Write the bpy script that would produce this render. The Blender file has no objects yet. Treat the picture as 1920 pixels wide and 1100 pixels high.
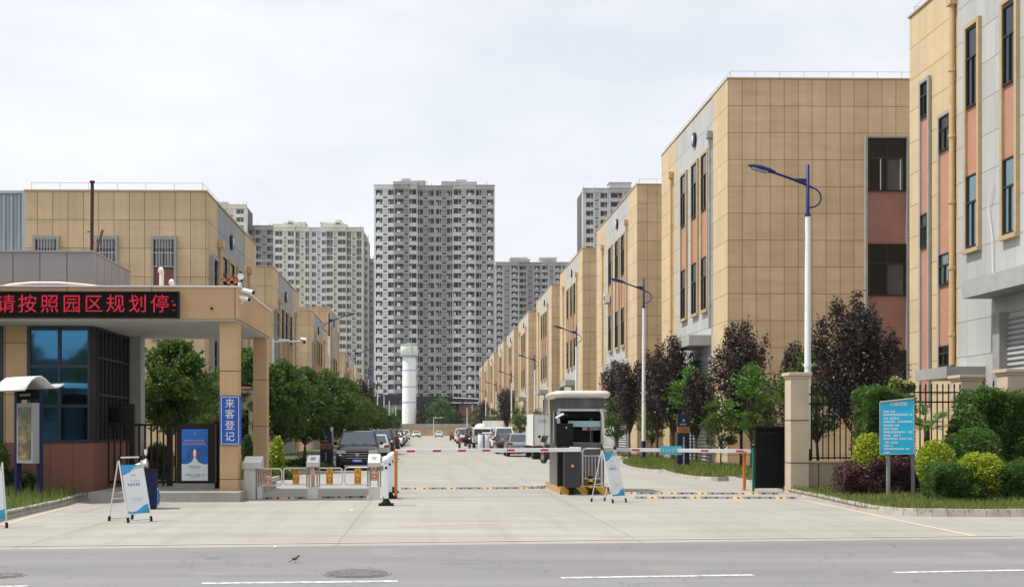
import bpy, bmesh, math, random
from mathutils import Vector, Matrix
random.seed(7)
R = math.radians
sc = bpy.context.scene
# ---------------------------------------------------------------- camera
F, CX, HY, CH, YAW = 2100.0, 837.7, 806.0, 1.7, R(1.0)
cam = bpy.data.objects.new('camera', bpy.data.cameras.new('camera')); sc.collection.objects.link(cam)
cam.location = (0, 0, CH); cam.rotation_euler = (R(90), 0, -YAW)
cam.data.sensor_width = 36; cam.data.lens = F / 1920 * 36
cam.data.shift_x = (960 - CX) / 1920; cam.data.shift_y = (HY - 550) / 1920
cam.data.clip_start = .1; cam.data.clip_end = 5000
sc.camera = cam
sc.view_settings.view_transform = 'Standard'; sc.view_settings.look = 'None'
sc.view_settings.exposure = 0.5; sc.view_settings.gamma = 1; sc.view_settings.use_curve_mapping = False
# ---------------------------------------------------------------- sun and sky
SUN_EL, SUN_AZ = R(60), R(-95)          # azimuth measured from +Y (street direction) towards +X
sd = Vector((math.sin(SUN_AZ) * math.cos(SUN_EL), math.cos(SUN_AZ) * math.cos(SUN_EL), math.sin(SUN_EL)))
sun = bpy.data.objects.new('sun', bpy.data.lights.new('sun', 'SUN')); sc.collection.objects.link(sun)
sun.rotation_euler = sd.to_track_quat('Z', 'Y').to_euler()
sun.data.energy = 3.2; sun.data.angle = R(1.6); sun.data.color = (1, .95, .87)
w = bpy.data.worlds.new('World'); sc.world = w; w.use_nodes = True
nt = w.node_tree; N = nt.nodes; L = nt.links; N.clear()
out = N.new('ShaderNodeOutputWorld'); bg = N.new('ShaderNodeBackground'); sky = N.new('ShaderNodeTexSky')
sky.sky_type = 'NISHITA'; sky.sun_disc = False; sky.sun_elevation = SUN_EL; sky.sun_rotation = SUN_AZ
sky.air_density = 1.0; sky.dust_density = 3.0
tc = N.new('ShaderNodeTexCoord'); mp = N.new('ShaderNodeMapping'); mp.inputs['Scale'].default_value = (1.2, 1.2, 3)
mp.inputs['Rotation'].default_value = (0, R(6), 0)
n1 = N.new('ShaderNodeTexNoise'); n1.inputs['Scale'].default_value = 3.0; n1.inputs['Detail'].default_value = 7; n1.inputs['Roughness'].default_value = .55
cr = N.new('ShaderNodeMapRange'); cr.inputs['From Min'].default_value = .36; cr.inputs['From Max'].default_value = .66
cr.inputs['To Min'].default_value = .74; cr.inputs['To Max'].default_value = .99
mx = N.new('ShaderNodeMix'); mx.data_type = 'RGBA'
mx.inputs['B'].default_value = (7.0, 7.2, 7.5, 1)         # thin bright cloud veil, in the sky's own units
L.new(tc.outputs['Generated'], mp.inputs['Vector']); L.new(mp.outputs[0], n1.inputs['Vector'])
L.new(n1.outputs['Fac'], cr.inputs['Value']); L.new(cr.outputs[0], mx.inputs['Factor'])
L.new(sky.outputs[0], mx.inputs['A']); L.new(mx.outputs['Result'], bg.inputs['Color'])
bg.inputs['Strength'].default_value = .10
L.new(bg.outputs[0], out.inputs['Surface'])
sc.cycles.max_bounces = 6; sc.cycles.use_denoising = True
# ---------------------------------------------------------------- picture -> place helpers
FW = Vector((math.sin(YAW), math.cos(YAW), 0)); RT = Vector((math.cos(YAW), -math.sin(YAW), 0)); C0 = Vector((0, 0, CH))
def ray(px, py): return FW + RT * ((px - CX) / F) + Vector((0, 0, (HY - py) / F))
def A(px, py, Y): d = ray(px, py); return C0 + d * (Y / d.y)            # point of the sight line at depth Y
def G(px, py, z=0.0): d = ray(px, py); return C0 + d * ((z - CH) / d.z)  # point on the ground
def YX(px, X): d = ray(px, HY); return X / d.x * d.y                     # depth where the line meets the plane x = X
def AX(px, Y): return A(px, HY, Y).x
def AZ(py, Y): return A(CX, py, Y).z
# ---------------------------------------------------------------- objects
def tag(o, label=None, cat=None, group=None, kind=None):
    if label: o['label'] = label
    if cat: o['category'] = cat
    if group: o['group'] = group
    if kind: o['kind'] = kind
    return o
def empty(name, label, cat, loc=(0, 0, 0), rz=0, group=None):
    o = bpy.data.objects.new(name, None); sc.collection.objects.link(o)
    o.location = loc; o.rotation_euler = (0, 0, rz); o.empty_display_size = .2
    return tag(o, label, cat, group)
def wpos(o):
    v = Vector((0, 0, 0))
    while o is not None: v += Vector(o.location); o = o.parent
    return v
def kids(o): return [c for c in sc.objects if c.parent is o]
def copy_tree(o, parent=None, cache=None):
    if cache is None:
        cache = {}
        for c in sc.objects:
            if c.parent: cache.setdefault(c.parent.name, []).append(c)
    c = o.copy(); sc.collection.objects.link(c)
    if parent: c.parent = parent
    for ch in cache.get(o.name, []): copy_tree(ch, c, cache)
    return c
class MB:
    def __init__(s): s.v = []; s.f = []; s.m = []; s.cur = 0; s.smooth = []; s.sm = False
    def mat(s, i): s.cur = i; return s
    def add(s, vs, fs):
        b = len(s.v); s.v += [tuple(v) for v in vs]
        for f in fs: s.f.append(tuple(i + b for i in f)); s.m.append(s.cur); s.smooth.append(s.sm)
        return s
    def box(s, x0, x1, y0, y1, z0, z1):
        return s.add([(x0,y0,z0),(x1,y0,z0),(x1,y1,z0),(x0,y1,z0),(x0,y0,z1),(x1,y0,z1),(x1,y1,z1),(x0,y1,z1)],
                     [(0,3,2,1),(4,5,6,7),(0,1,5,4),(1,2,6,5),(2,3,7,6),(3,0,4,7)])
    def obox(s, c, ax, ay, az, hx, hy, hz):     # oriented box
        c = Vector(c); ax, ay, az = Vector(ax).normalized()*hx, Vector(ay).normalized()*hy, Vector(az).normalized()*hz
        vs = [c + ax*i + ay*j + az*k for k in (-1,1) for i, j in ((-1,-1),(1,-1),(1,1),(-1,1))]
        return s.add(vs, [(0,3,2,1),(4,5,6,7),(0,1,5,4),(1,2,6,5),(2,3,7,6),(3,0,4,7)])
    def fbox(s, fr, u0, u1, z0, z1, n0, n1):    # box in a facade frame (origin, u, n)
        o, u, n = fr; p, q = o + u*u0 + n*n0, o + u*u1 + n*n1
        return s.box(min(p.x,q.x), max(p.x,q.x), min(p.y,q.y), max(p.y,q.y), z0, z1)
    def tube(s, pts, r, seg=8, cap=True):
        pts = [Vector(p) for p in pts]; n = len(pts); rs = r if isinstance(r, (list, tuple)) else [r]*n
        rings = []; up = None
        for i, p in enumerate(pts):
            d = (pts[min(i+1, n-1)] - pts[max(i-1, 0)]).normalized()
            if up is None: up = Vector((0,0,1)) if abs(d.z) < .9 else Vector((1,0,0))
            a = d.cross(up).normalized(); b = a.cross(d).normalized(); up = b
            rings.append([p + (a*math.cos(t) + b*math.sin(t))*rs[i] for t in [2*math.pi*k/seg for k in range(seg)]])
        vs = [v for rg in rings for v in rg]; fs = []
        for i in range(n-1):
            for k in range(seg):
                fs.append((i*seg+k, i*seg+(k+1)%seg, (i+1)*seg+(k+1)%seg, (i+1)*seg+k))
        o = s.sm; s.sm = True; s.add(vs, fs); s.sm = o
        if cap: s.add(rings[0], [tuple(range(seg))[::-1]]); s.add(rings[-1], [tuple(range(seg))])
        return s
    def cyl(s, x, y, z0, z1, r, seg=16, r1=None): return s.tube([(x,y,z0),(x,y,z1)], [r, r if r1 is None else r1], seg)
    def disc(s, c, nrm, r, th, seg=20):
        c = Vector(c); nrm = Vector(nrm).normalized(); return s.tube([c - nrm*th/2, c + nrm*th/2], r, seg)
    def lathe(s, x, y, prof, seg=20): return s.tube([(x,y,z) for z, r in prof], [r for z, r in prof], seg)
    def prism(s, poly, z0, z1):                 # poly of (x,y), extruded in z
        n = len(poly); return s.add([(p[0],p[1],z0) for p in poly] + [(p[0],p[1],z1) for p in poly],
            [tuple(range(n))[::-1], tuple(range(n, 2*n))] + [(i,(i+1)%n,n+(i+1)%n,n+i) for i in range(n)])
    def quad(s, a, b, c, d): return s.add([a, b, c, d], [(0,1,2,3)])
    def sphere(s, c, r, seg=12, rings=8, sc_=(1,1,1)):
        vs = []; fs = []
        for i in range(rings+1):
            t = math.pi*i/rings
            for k in range(seg):
                p = 2*math.pi*k/seg
                vs.append((c[0]+r*sc_[0]*math.sin(t)*math.cos(p), c[1]+r*sc_[1]*math.sin(t)*math.sin(p), c[2]+r*sc_[2]*math.cos(t)))
        for i in range(rings):
            for k in range(seg): fs.append((i*seg+k, (i+1)*seg+k, (i+1)*seg+(k+1)%seg, i*seg+(k+1)%seg))
        o = s.sm; s.sm = True; s.add(vs, fs); s.sm = o; return s
    def build(s, name, mats, parent=None, world=True, loc=None, bevel=0, fix=True):
        off = wpos(parent) if (parent is not None and world) else Vector((0,0,0))
        me = bpy.data.meshes.new(name)
        vs = [(v[0]-off.x, v[1]-off.y, v[2]-off.z) for v in s.v] if off.length else s.v
        me.from_pydata(vs, [], s.f)
        if not isinstance(mats, (list, tuple)): mats = [mats]
        for m in mats: me.materials.append(m)
        if len(mats) > 1: me.polygons.foreach_set('material_index', s.m)
        me.polygons.foreach_set('use_smooth', s.smooth)
        if fix and len(s.f) < 20000:
            bm = bmesh.new(); bm.from_mesh(me)
            if bevel:
                bmesh.ops.remove_doubles(bm, verts=bm.verts, dist=1e-5)
                bmesh.ops.bevel(bm, geom=[e for e in bm.edges if len(e.link_faces) == 2 and e.calc_face_angle(0) > .6], offset=bevel, segments=2, profile=.6, affect='EDGES', clamp_overlap=True)
            bmesh.ops.recalc_face_normals(bm, faces=bm.faces); bm.to_mesh(me); bm.free()
        o = bpy.data.objects.new(name, me); sc.collection.objects.link(o)
        if parent is not None: o.parent = parent
        if loc is not None: o.location = loc
        return o
def bx(name, m, parent, *a, bevel=0): return MB().box(*a).build(name, m, parent, bevel=bevel)
# ---------------------------------------------------------------- materials
def newmat(name):
    m = bpy.data.materials.new(name); m.use_nodes = True; t = m.node_tree; b = t.nodes['Principled BSDF']; return m, t, b
def col(c): return (c[0], c[1], c[2], 1)
def scalec(c, k): return tuple(min(1, x*k) for x in c)
def pmat(name, c, rough=.6, metal=0, var=.12, scale=3.0, bump=.0, stretch=(1,1,1), spec=.5, emit=0, coat=0, lum=None, detail=4):
    m, t, b = newmat(name); n = t.nodes; l = t.links
    b.inputs['Roughness'].default_value = rough; b.inputs['Metallic'].default_value = metal
    b.inputs['Specular IOR Level'].default_value = spec; b.inputs['Coat Weight'].default_value = coat
    if var > 0 or bump > 0:
        tc = n.new('ShaderNodeTexCoord'); mp = n.new('ShaderNodeMapping'); mp.inputs['Scale'].default_value = stretch
        no = n.new('ShaderNodeTexNoise'); no.inputs['Scale'].default_value = scale; no.inputs['Detail'].default_value = detail; no.inputs['Roughness'].default_value = .6
        l.new(tc.outputs['Object'], mp.inputs[0]); l.new(mp.outputs[0], no.inputs['Vector'])
        mr = n.new('ShaderNodeMapRange'); mr.inputs['From Min'].default_value = .3; mr.inputs['From Max'].default_value = .7
        mr.inputs['To Min'].default_value = 1-var; mr.inputs['To Max'].default_value = 1+var
        l.new(no.outputs['Fac'], mr.inputs['Value'])
        hs = n.new('ShaderNodeHueSaturation'); hs.inputs['Color'].default_value = col(c)
        l.new(mr.outputs[0], hs.inputs['Value']); l.new(hs.outputs[0], b.inputs['Base Color'])
        if bump:
            bp = n.new('ShaderNodeBump'); bp.inputs['Strength'].default_value = bump; bp.inputs['Distance'].default_value = .02
            l.new(no.outputs['Fac'], bp.inputs['Height']); l.new(bp.outputs[0], b.inputs['Normal'])
    else: b.inputs['Base Color'].default_value = col(c)
    if emit:
        b.inputs['Emission Color'].default_value = col(lum or c); b.inputs['Emission Strength'].default_value = emit
    return m
def nd(t, typ, **kw):
    x = t.nodes.new(typ)
    for k, v in kw.items(): setattr(x, k, v)
    return x
def mth(t, op, a, b=None, c=None):
    x = t.nodes.new('ShaderNodeMath'); x.operation = op
    for i, v in enumerate((a, b, c)):
        if v is None: continue
        if isinstance(v, (int, float)): x.inputs[i].default_value = v
        else: t.links.new(v, x.inputs[i])
    return x.outputs[0]
def mixc(t, f, a, b, blend='MIX'):
    x = t.nodes.new('ShaderNodeMix'); x.data_type = 'RGBA'; x.blend_type = blend
    for k, v in (('Factor', f), ('A', a), ('B', b)):
        if isinstance(v, (int, float)): x.inputs[k].default_value = v
        elif isinstance(v, tuple): x.inputs[k].default_value = v if len(v) == 4 else col(v)
        else: t.links.new(v, x.inputs[k])
    return x.outputs['Result']
def noise(t, vec, scale, detail=4, rough=.55):
    x = t.nodes.new('ShaderNodeTexNoise'); x.inputs['Scale'].default_value = scale; x.inputs['Detail'].default_value = detail; x.inputs['Roughness'].default_value = rough
    t.links.new(vec, x.inputs['Vector']); return x.outputs['Fac']
def mapr(t, v, a, b, c=0., d=1.):
    x = t.nodes.new('ShaderNodeMapRange'); t.links.new(v, x.inputs['Value'])
    for k, y in (('From Min', a), ('From Max', b), ('To Min', c), ('To Max', d)): x.inputs[k].default_value = y
    return x.outputs[0]
def cladding(name, c, pw, ph, u0, z0, seam=.02, seamc=(.13,.085,.05), rough=.75, rib=0, vseam=1.0, streak=.16, stain=(.5,.38,.25)):
    """panelled wall: seams on a pw x ph grid in world metres, each panel its own tone, rain streaks"""
    m, t, b = newmat(name); l = t.links
    g = nd(t, 'ShaderNodeNewGeometry'); sp = nd(t, 'ShaderNodeSeparateXYZ'); l.new(g.outputs['Position'], sp.inputs[0])
    sn = nd(t, 'ShaderNodeSeparateXYZ'); l.new(g.outputs['True Normal'], sn.inputs[0])
    isx = mth(t, 'GREATER_THAN', mth(t, 'ABSOLUTE', sn.outputs[0]), .7)
    mu = nd(t, 'ShaderNodeMix'); l.new(isx, mu.inputs['Factor']); l.new(sp.outputs[0], mu.inputs['A']); l.new(sp.outputs[1], mu.inputs['B'])
    u = mth(t, 'DIVIDE', mth(t, 'SUBTRACT', mu.outputs[0], u0), pw); v = mth(t, 'DIVIDE', mth(t, 'SUBTRACT', sp.outputs[2], z0), ph)
    def line(x, w): return mth(t, 'GREATER_THAN', mth(t, 'ABSOLUTE', mth(t, 'SUBTRACT', mth(t, 'FRACT', x), .5)), .5 - w)
    lu = mth(t, 'MULTIPLY', line(u, seam/pw/2), vseam); lv = line(v, seam/ph/2)
    ln = mth(t, 'MAXIMUM', lu, lv)
    cb = nd(t, 'ShaderNodeCombineXYZ'); l.new(mth(t, 'FLOOR', u), cb.inputs[0]); l.new(mth(t, 'FLOOR', v), cb.inputs[1]); l.new(isx, cb.inputs[2])
    wn = nd(t, 'ShaderNodeTexWhiteNoise'); l.new(cb.outputs[0], wn.inputs['Vector'])
    tone = mapr(t, wn.outputs['Value'], 0, 1, .925, 1.06)
    mp = nd(t, 'ShaderNodeMapping'); mp.inputs['Scale'].default_value = (1.6, 1.6, .12); l.new(g.outputs['Position'], mp.inputs[0])
    st = noise(t, mp.outputs[0], 2.2, 5, .65); blot = noise(t, g.outputs['Position'], .45, 5, .6)
    base = mixc(t, mapr(t, st, .45, .72, 0, streak*2.2), col(c), col(stain))
    mh = nd(t, 'ShaderNodeMapping'); mh.inputs['Scale'].default_value = (.25, .25, 1.9); l.new(g.outputs['Position'], mh.inputs[0])
    base = mixc(t, mapr(t, noise(t, mh.outputs[0], 1.3, 6, .7), .45, .72, 0, .38), base, col(scalec(stain, .85)))
    base = mixc(t, mapr(t, blot, .35, .7, 0, .3), base, col(scalec(c, .72)))
    hs = nd(t, 'ShaderNodeHueSaturation'); l.new(base, hs.inputs['Color']); l.new(tone, hs.inputs['Value'])
    res = mixc(t, ln, hs.outputs[0], col(seamc))
    l.new(res, b.inputs['Base Color']); b.inputs['Roughness'].default_value = rough; b.inputs['Specular IOR Level'].default_value = .25
    bp = nd(t, 'ShaderNodeBump'); bp.inputs['Distance'].default_value = .02; bp.inputs['Strength'].default_value = .5
    h = mth(t, 'SUBTRACT', 1, ln)
    if rib: h = mth(t, 'ADD', h, mth(t, 'MULTIPLY', mth(t, 'SINE', mth(t, 'MULTIPLY', u, 6.2832*rib)), .5))
    l.new(h, bp.inputs['Height']); l.new(bp.outputs[0], b.inputs['Normal'])
    return m
TAN = (.40, .275, .13)
M = {}
M['tan_r'] = cladding('tan_cladding', (.66,.485,.30), .63, 1.2, 13.47, 17.4, stain=(.42,.29,.15))  # lighter than the street-face tan; brightens the shaded end walls through colour
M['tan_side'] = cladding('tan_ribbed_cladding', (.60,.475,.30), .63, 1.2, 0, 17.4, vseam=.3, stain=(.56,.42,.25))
M['grey_side'] = cladding('grey_ribbed_cladding', (.45,.46,.45), .63, 1.2, 0, 17.4, vseam=.3, seamc=(.12,.12,.12), stain=(.55,.55,.53))
M['tan_l'] = cladding('tan_cladding_low_block', (.62,.465,.295), .645, 1.2, -9.4, 11.8, stain=(.42,.3,.18))
M['grey_l'] = cladding('grey_cladding_low_block', (.34,.34,.36), .645, 1.2, 0, 11.8, vseam=.3, seamc=(.1,.1,.1), stain=(.3,.3,.31))
M['tan_gate'] = cladding('tan_gatehouse_cladding', (.58,.39,.225), 2.0, 1.3, -4.62, 5.2, stain=(.45,.3,.17))
M['tan_col'] = cladding('tan_column_cladding', (.56,.38,.21), 2.0, 1.31, 0, 5.75, vseam=0, stain=(.45,.3,.17))
M['grey_gate'] = cladding('grey_roof_cladding', (.30,.30,.32), .67, 2.5, -8.35, 6.3, seamc=(.05,.05,.05), stain=(.3,.3,.32))
M['brown_panel'] = cladding('red_brown_panel', (.30,.13,.095), .55, 3.0, -8.4, 3.0, streak=.1, stain=(.22,.12,.09))
M['salmon'] = pmat('salmon_panel', (.44,.22,.15), .8, var=.08, scale=1.2)
M['tanframe'] = pmat('tan_window_surround', (.46,.34,.19), .7, var=.1)
M['greyframe'] = pmat('grey_window_surround', (.32,.315,.30), .7, var=.1)
M['winframe'] = pmat('dark_window_frame', (.03,.032,.036), .5, var=.05, spec=.25)
M['whiteframe'] = pmat('white_bar_paint', (.6,.6,.6), .5, var=.05)
def glass(name, c, gl, mixf=.5, rough=.04):
    m, t, b = newmat(name); l = t.links
    g = nd(t, 'ShaderNodeBsdfGlossy'); g.inputs['Color'].default_value = col(gl); g.inputs['Roughness'].default_value = rough
    b.inputs['Base Color'].default_value = col(c); b.inputs['Roughness'].default_value = .15
    tc_ = nd(t, 'ShaderNodeTexCoord'); nz = noise(t, tc_.outputs['Object'], .8, 2)
    bp = nd(t, 'ShaderNodeBump'); bp.inputs['Strength'].default_value = .15; bp.inputs['Distance'].default_value = .03; l.new(nz, bp.inputs['Height'])
    l.new(bp.outputs[0], g.inputs['Normal'])
    mx_ = nd(t, 'ShaderNodeMixShader'); mx_.inputs[0].default_value = mixf
    l.new(b.outputs[0], mx_.inputs[1]); l.new(g.outputs[0], mx_.inputs[2])
    l.new(mx_.outputs[0], t.nodes['Material Output'].inputs['Surface']); return m
M['glass_dark'] = glass('dark_glass', (.004,.004,.004), (.4,.45,.5), .05)
M['glass_pale'] = glass('pale_glass', (.03,.05,.05), (.45,.6,.62), .45)
M['glass_blue'] = glass('blue_tinted_glass', (.002,.004,.007), (.07,.33,.60), .5)
M['glass_tower'] = pmat('tower_glass', (.012,.013,.017), .4, var=.5, spec=.3, scale=.12)
M['glass_tower2'] = pmat('tower_glass_blue', (.075,.085,.12), .35, var=.4, scale=.15)
M['curtain'] = pmat('curtain', (.2,.2,.21), .9, var=.3, scale=20, stretch=(1,1,.05))
M['pipe'] = pmat('tan_pipe_paint', (.55,.37,.18), .5, var=.1)
M['greypipe'] = pmat('grey_pipe_paint', (.3,.31,.3), .5, var=.1)
M['concrete_slab'] = pmat('canopy_concrete', (.36,.36,.35), .8, var=.1, scale=2)
M['shutter'] = None
M['steel'] = pmat('brushed_steel', (.5,.49,.47), .32, .9, var=.06, scale=40, stretch=(.1,.1,1))
M['steel_mirror'] = pmat('polished_steel', (.42,.40,.37), .16, .95, var=.1, scale=1.4)
M['steel_white'] = pmat('satin_steel_cap', (.66,.66,.65), .5, .3, var=.04)
M['black'] = pmat('black_paint', (.007,.007,.008), .5, var=.2, spec=.2)
M['blackiron'] = pmat('black_iron', (.008,.008,.009), .55, var=.3, scale=12, spec=.2)
M['darkbrown'] = pmat('dark_brown_paint', (.014,.008,.007), .5, var=.2, spec=.25)
M['navy'] = pmat('navy_paint', (.006,.012,.06), .45, var=.12, spec=.25)
M['bluepole'] = pmat('blue_lamp_paint', (.005,.013,.10), .4, var=.1, spec=.3)
M['white'] = pmat('white_paint', (.78,.78,.78), .45, var=.04, scale=5)
M['whitepole'] = pmat('white_pole_paint', (.75,.76,.77), .4, var=.05, scale=4, stretch=(1,1,.2))
M['red'] = pmat('red_reflective', (.55,.02,.03), .4, var=.08)
M['orange'] = pmat('orange_paint', (.62,.20,.02), .5, var=.12, scale=8)
M['yellow'] = pmat('yellow_paint', (.75,.48,.02), .5, var=.12, scale=8)
M['sign_orange'] = pmat('orange_sign', (.72,.33,.02), .5, var=.04)
M['sign_pink'] = pmat('faded_pink_sign', (.72,.42,.32), .6, var=.06)
M['ink'] = pmat('sign_ink', (.03,.006,.004), .6, var=0)
M['sign_blue'] = pmat('blue_sign', (.01,.09,.42), .4, var=.03)
M['cyan'] = pmat('cyan_sign', (.01,.47,.76), .45, var=.05, scale=1.5)
M['booth_steel'] = pmat('booth_steel', (.13,.125,.12), .3, .75, var=.35, scale=1.6, stretch=(1.5,1.5,.4))
M['rubber'] = pmat('rubber', (.01,.01,.01), .8, var=.2, spec=.2)
M['rust'] = pmat('rusty_iron', (.055,.018,.012), .8, var=.4, scale=9, bump=.3)
M['bark'] = pmat('bark', (.075,.055,.042), .9, var=.35, scale=14, bump=.6, stretch=(1,1,.25))
M['wallstone'] = pmat('sand_render', (.52,.42,.31), .85, var=.09, scale=1.6, bump=.15, detail=8)
M['wallfar'] = pmat('far_wall_render', (.42,.3,.17), .85, var=.15, scale=.6)
M['concrete_raw'] = pmat('raw_concrete', (.3,.28,.25), .9, var=.22, scale=1.5, detail=8, bump=.3)
M['brick'] = pmat('red_brick', (.24,.12,.09), .9, var=.15, scale=1)
M['creamwall'] = pmat('cream_render', (.48,.42,.29), .85, var=.08)
M['soffit'] = pmat('soffit_paint', (.5,.49,.47), .8, var=.06)
M['interior'] = pmat('dark_interior', (.008,.008,.008), .9, var=.2, spec=.1)
# roller shutter: horizontal slats
m, t, b = newmat('roller_shutter'); g = nd(t, 'ShaderNodeNewGeometry'); sp = nd(t, 'ShaderNodeSeparateXYZ'); t.links.new(g.outputs['Position'], sp.inputs[0])
s_ = mth(t, 'FRACT', mth(t, 'MULTIPLY', sp.outputs[2], 6)); t.links.new(mixc(t, mth(t, 'GREATER_THAN', s_, .82), (.42,.42,.41), (.15,.15,.15)), b.inputs['Base Color'])
bp = nd(t, 'ShaderNodeBump'); bp.inputs['Distance'].default_value = .05; t.links.new(mth(t, 'SINE', mth(t, 'MULTIPLY', s_, 3.14)), bp.inputs['Height']); t.links.new(bp.outputs[0], b.inputs['Normal']); b.inputs['Roughness'].default_value = .5; M['shutter'] = m
# corrugated metal
m, t, b = newmat('corrugated_metal'); g = nd(t, 'ShaderNodeNewGeometry'); sp = nd(t, 'ShaderNodeSeparateXYZ'); t.links.new(g.outputs['Position'], sp.inputs[0])
s_ = mth(t, 'SINE', mth(t, 'MULTIPLY', sp.outputs[0], 2*math.pi/.33)); t.links.new(mixc(t, mapr(t, s_, .5, .95), (.27,.34,.41), (.42,.48,.54)), b.inputs['Base Color'])
bp = nd(t, 'ShaderNodeBump'); bp.inputs['Distance'].default_value = .06; t.links.new(s_, bp.inputs['Height']); t.links.new(bp.outputs[0], b.inputs['Normal']); b.inputs['Roughness'].default_value = .45; M['corrugated'] = m
def leafmat(name, c1, c2, c3=None, trans=.35):
    m, t, b = newmat(name); l = t.links; g = nd(t, 'ShaderNodeNewGeometry'); tcx = nd(t, 'ShaderNodeTexCoord')
    cl = noise(t, tcx.outputs['Object'], 3.2, 5, .75); ri = g.outputs['Random Per Island']
    base = mixc(t, ri, col(c1), col(c2)); base = mixc(t, mapr(t, cl, .45, .6), base, col(c3 or scalec(c2, 1.5)))
    l.new(base, b.inputs['Base Color']); b.inputs['Roughness'].default_value = .45; b.inputs['Specular IOR Level'].default_value = .35
    tr = nd(t, 'ShaderNodeBsdfTranslucent'); l.new(mixc(t, .5, base, (.25,.4,.05,1), 'MIX') if c1[1] > c1[0] else base, tr.inputs['Color'])
    ms = nd(t, 'ShaderNodeMixShader'); ms.inputs[0].default_value = trans; l.new(b.outputs[0], ms.inputs[1]); l.new(tr.outputs[0], ms.inputs[2])
    l.new(ms.outputs[0], t.nodes['Material Output'].inputs['Surface']); return m
M['lf_green'] = leafmat('green_leaves', (.012,.034,.006), (.05,.11,.015), (.085,.17,.025))
M['lf_dark'] = leafmat('dark_green_leaves', (.008,.022,.005), (.028,.065,.012), (.05,.105,.018))
M['lf_fresh'] = leafmat('fresh_green_leaves', (.05,.13,.015), (.10,.22,.03), (.08,.2,.02))
M['lf_plum'] = leafmat('plum_purple_leaves', (.014,.009,.010), (.044,.029,.028), (.070,.048,.040), .12)
M['lf_yellow'] = leafmat('yellow_green_leaves', (.12,.22,.012), (.46,.46,.02), (.34,.40,.02), .25)
M['lf_bush'] = leafmat('bush_leaves', (.035,.085,.012), (.07,.15,.02), (.10,.19,.025))
M['lf_maroon'] = leafmat('maroon_shrub_leaves', (.05,.015,.022), (.12,.04,.05), (.09,.05,.05), .15)
M['lf_flower'] = leafmat('cream_blossom', (.35,.36,.12), (.6,.55,.25), (.18,.3,.04), .2)
M['grass'] = leafmat('grass_blades', (.06,.13,.02), (.14,.21,.035), (.24,.22,.075), .25)
M['soil'] = pmat('soil_with_turf', (.06,.075,.025), .95, var=.45, scale=3, bump=.5, detail=8)
# text ------------------------------------------------------------
def text(s, size, m, parent, loc, rot=(R(90),0,0), name='lettering', ext=.002, space=1., line=1., sx=1., world=True, bold=0.):
    cu = bpy.data.curves.new(name, 'FONT'); cu.body = s; cu.size = size; cu.extrude = ext; cu.align_x = 'CENTER'; cu.align_y = 'CENTER'
    cu.space_character = space; cu.space_line = line; cu.resolution_u = 3; cu.offset = bold
    ob = bpy.data.objects.new('tmp', cu); sc.collection.objects.link(ob)
    bpy.context.view_layer.update()
    me = bpy.data.meshes.new_from_object(ob.evaluated_get(bpy.context.evaluated_depsgraph_get()))
    bpy.data.objects.remove(ob); bpy.data.curves.remove(cu)
    if bold:        # heavier strokes: a second copy of the glyph a hair beside and in front of the first
        vs = [v.co.copy() for v in me.vertices]; fs = [tuple(p.vertices) for p in me.polygons]; n = len(vs); bpy.data.meshes.remove(me); me = bpy.data.meshes.new(name)
        me.from_pydata([(v.x-bold, v.y, v.z) for v in vs] + [(v.x+bold, v.y+bold*.6, v.z+.0012) for v in vs], [], fs + [tuple(i+n for i in q) for q in fs])
    me.materials.clear(); me.materials.append(m); me.name = name
    o = bpy.data.objects.new(name, me); sc.collection.objects.link(o); o.parent = parent
    o.location = Vector(loc) - (wpos(parent) if world else Vector((0,0,0))); o.rotation_euler = rot; o.scale = (sx, 1, 1)
    return o
ORD = ['', 'first', 'second', 'third', 'fourth', 'fifth', 'sixth', 'seventh', 'eighth', 'ninth', 'tenth', 'eleventh', 'twelfth']
# ================================================================ THE SETTING
def sheet(name, poly, z, m, kind='structure'):
    mb = MB(); mb.add([(p[0], p[1], z) for p in poly], [tuple(range(len(poly)))]); o = mb.build(name, m); o['kind'] = kind; return o
# ground
m, t, b = newmat('dusty_ground'); g = nd(t, 'ShaderNodeNewGeometry')
t.links.new(mixc(t, mapr(t, noise(t, g.outputs['Position'], .05, 8), .35, .65), (.22,.2,.15), (.12,.13,.07)), b.inputs['Base Color']); b.inputs['Roughness'].default_value = .95
sheet('ground', [(-1500,-400),(1500,-400),(1500,2500),(-1500,2500)], -.03, m)
# forecourt + street concrete
m, t, b = newmat('pale_concrete'); g = nd(t, 'ShaderNodeNewGeometry'); P = g.outputs['Position']
sp = nd(t, 'ShaderNodeSeparateXYZ'); t.links.new(P, sp.inputs[0])
mp = nd(t, 'ShaderNodeMapping'); mp.inputs['Scale'].default_value = (.16, 1.3, 1); t.links.new(P, mp.inputs[0])
st = noise(t, mp.outputs[0], 1.0, 7, .65); fine = noise(t, P, 14, 6, .7); big = noise(t, P, .22, 6, .6)
c_ = mixc(t, mapr(t, st, .36, .66), (.315,.305,.28), (.405,.395,.36)); c_ = mixc(t, mapr(t, big, .35, .7, 0, .45), c_, (.26,.25,.23))
c_ = mixc(t, mapr(t, fine, .3, .8, 0, .35), c_, (.24,.22,.19))
tr_ = nd(t, 'ShaderNodeMapping'); tr_.inputs['Scale'].default_value = (1.1, .05, 1); t.links.new(P, tr_.inputs[0])
c_ = mixc(t, mapr(t, noise(t, tr_.outputs[0], 1.6, 4, .6), .5, .72, 0, .35), c_, (.22,.21,.19))
pt_ = noise(t, P, .8, 7, .7); c_ = mixc(t, mapr(t, pt_, .6, .72, 0, .4), c_, (.2,.18,.15)); c_ = mixc(t, mapr(t, pt_, .38, .28, 0, .35), c_, (.46,.45,.41))
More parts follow.
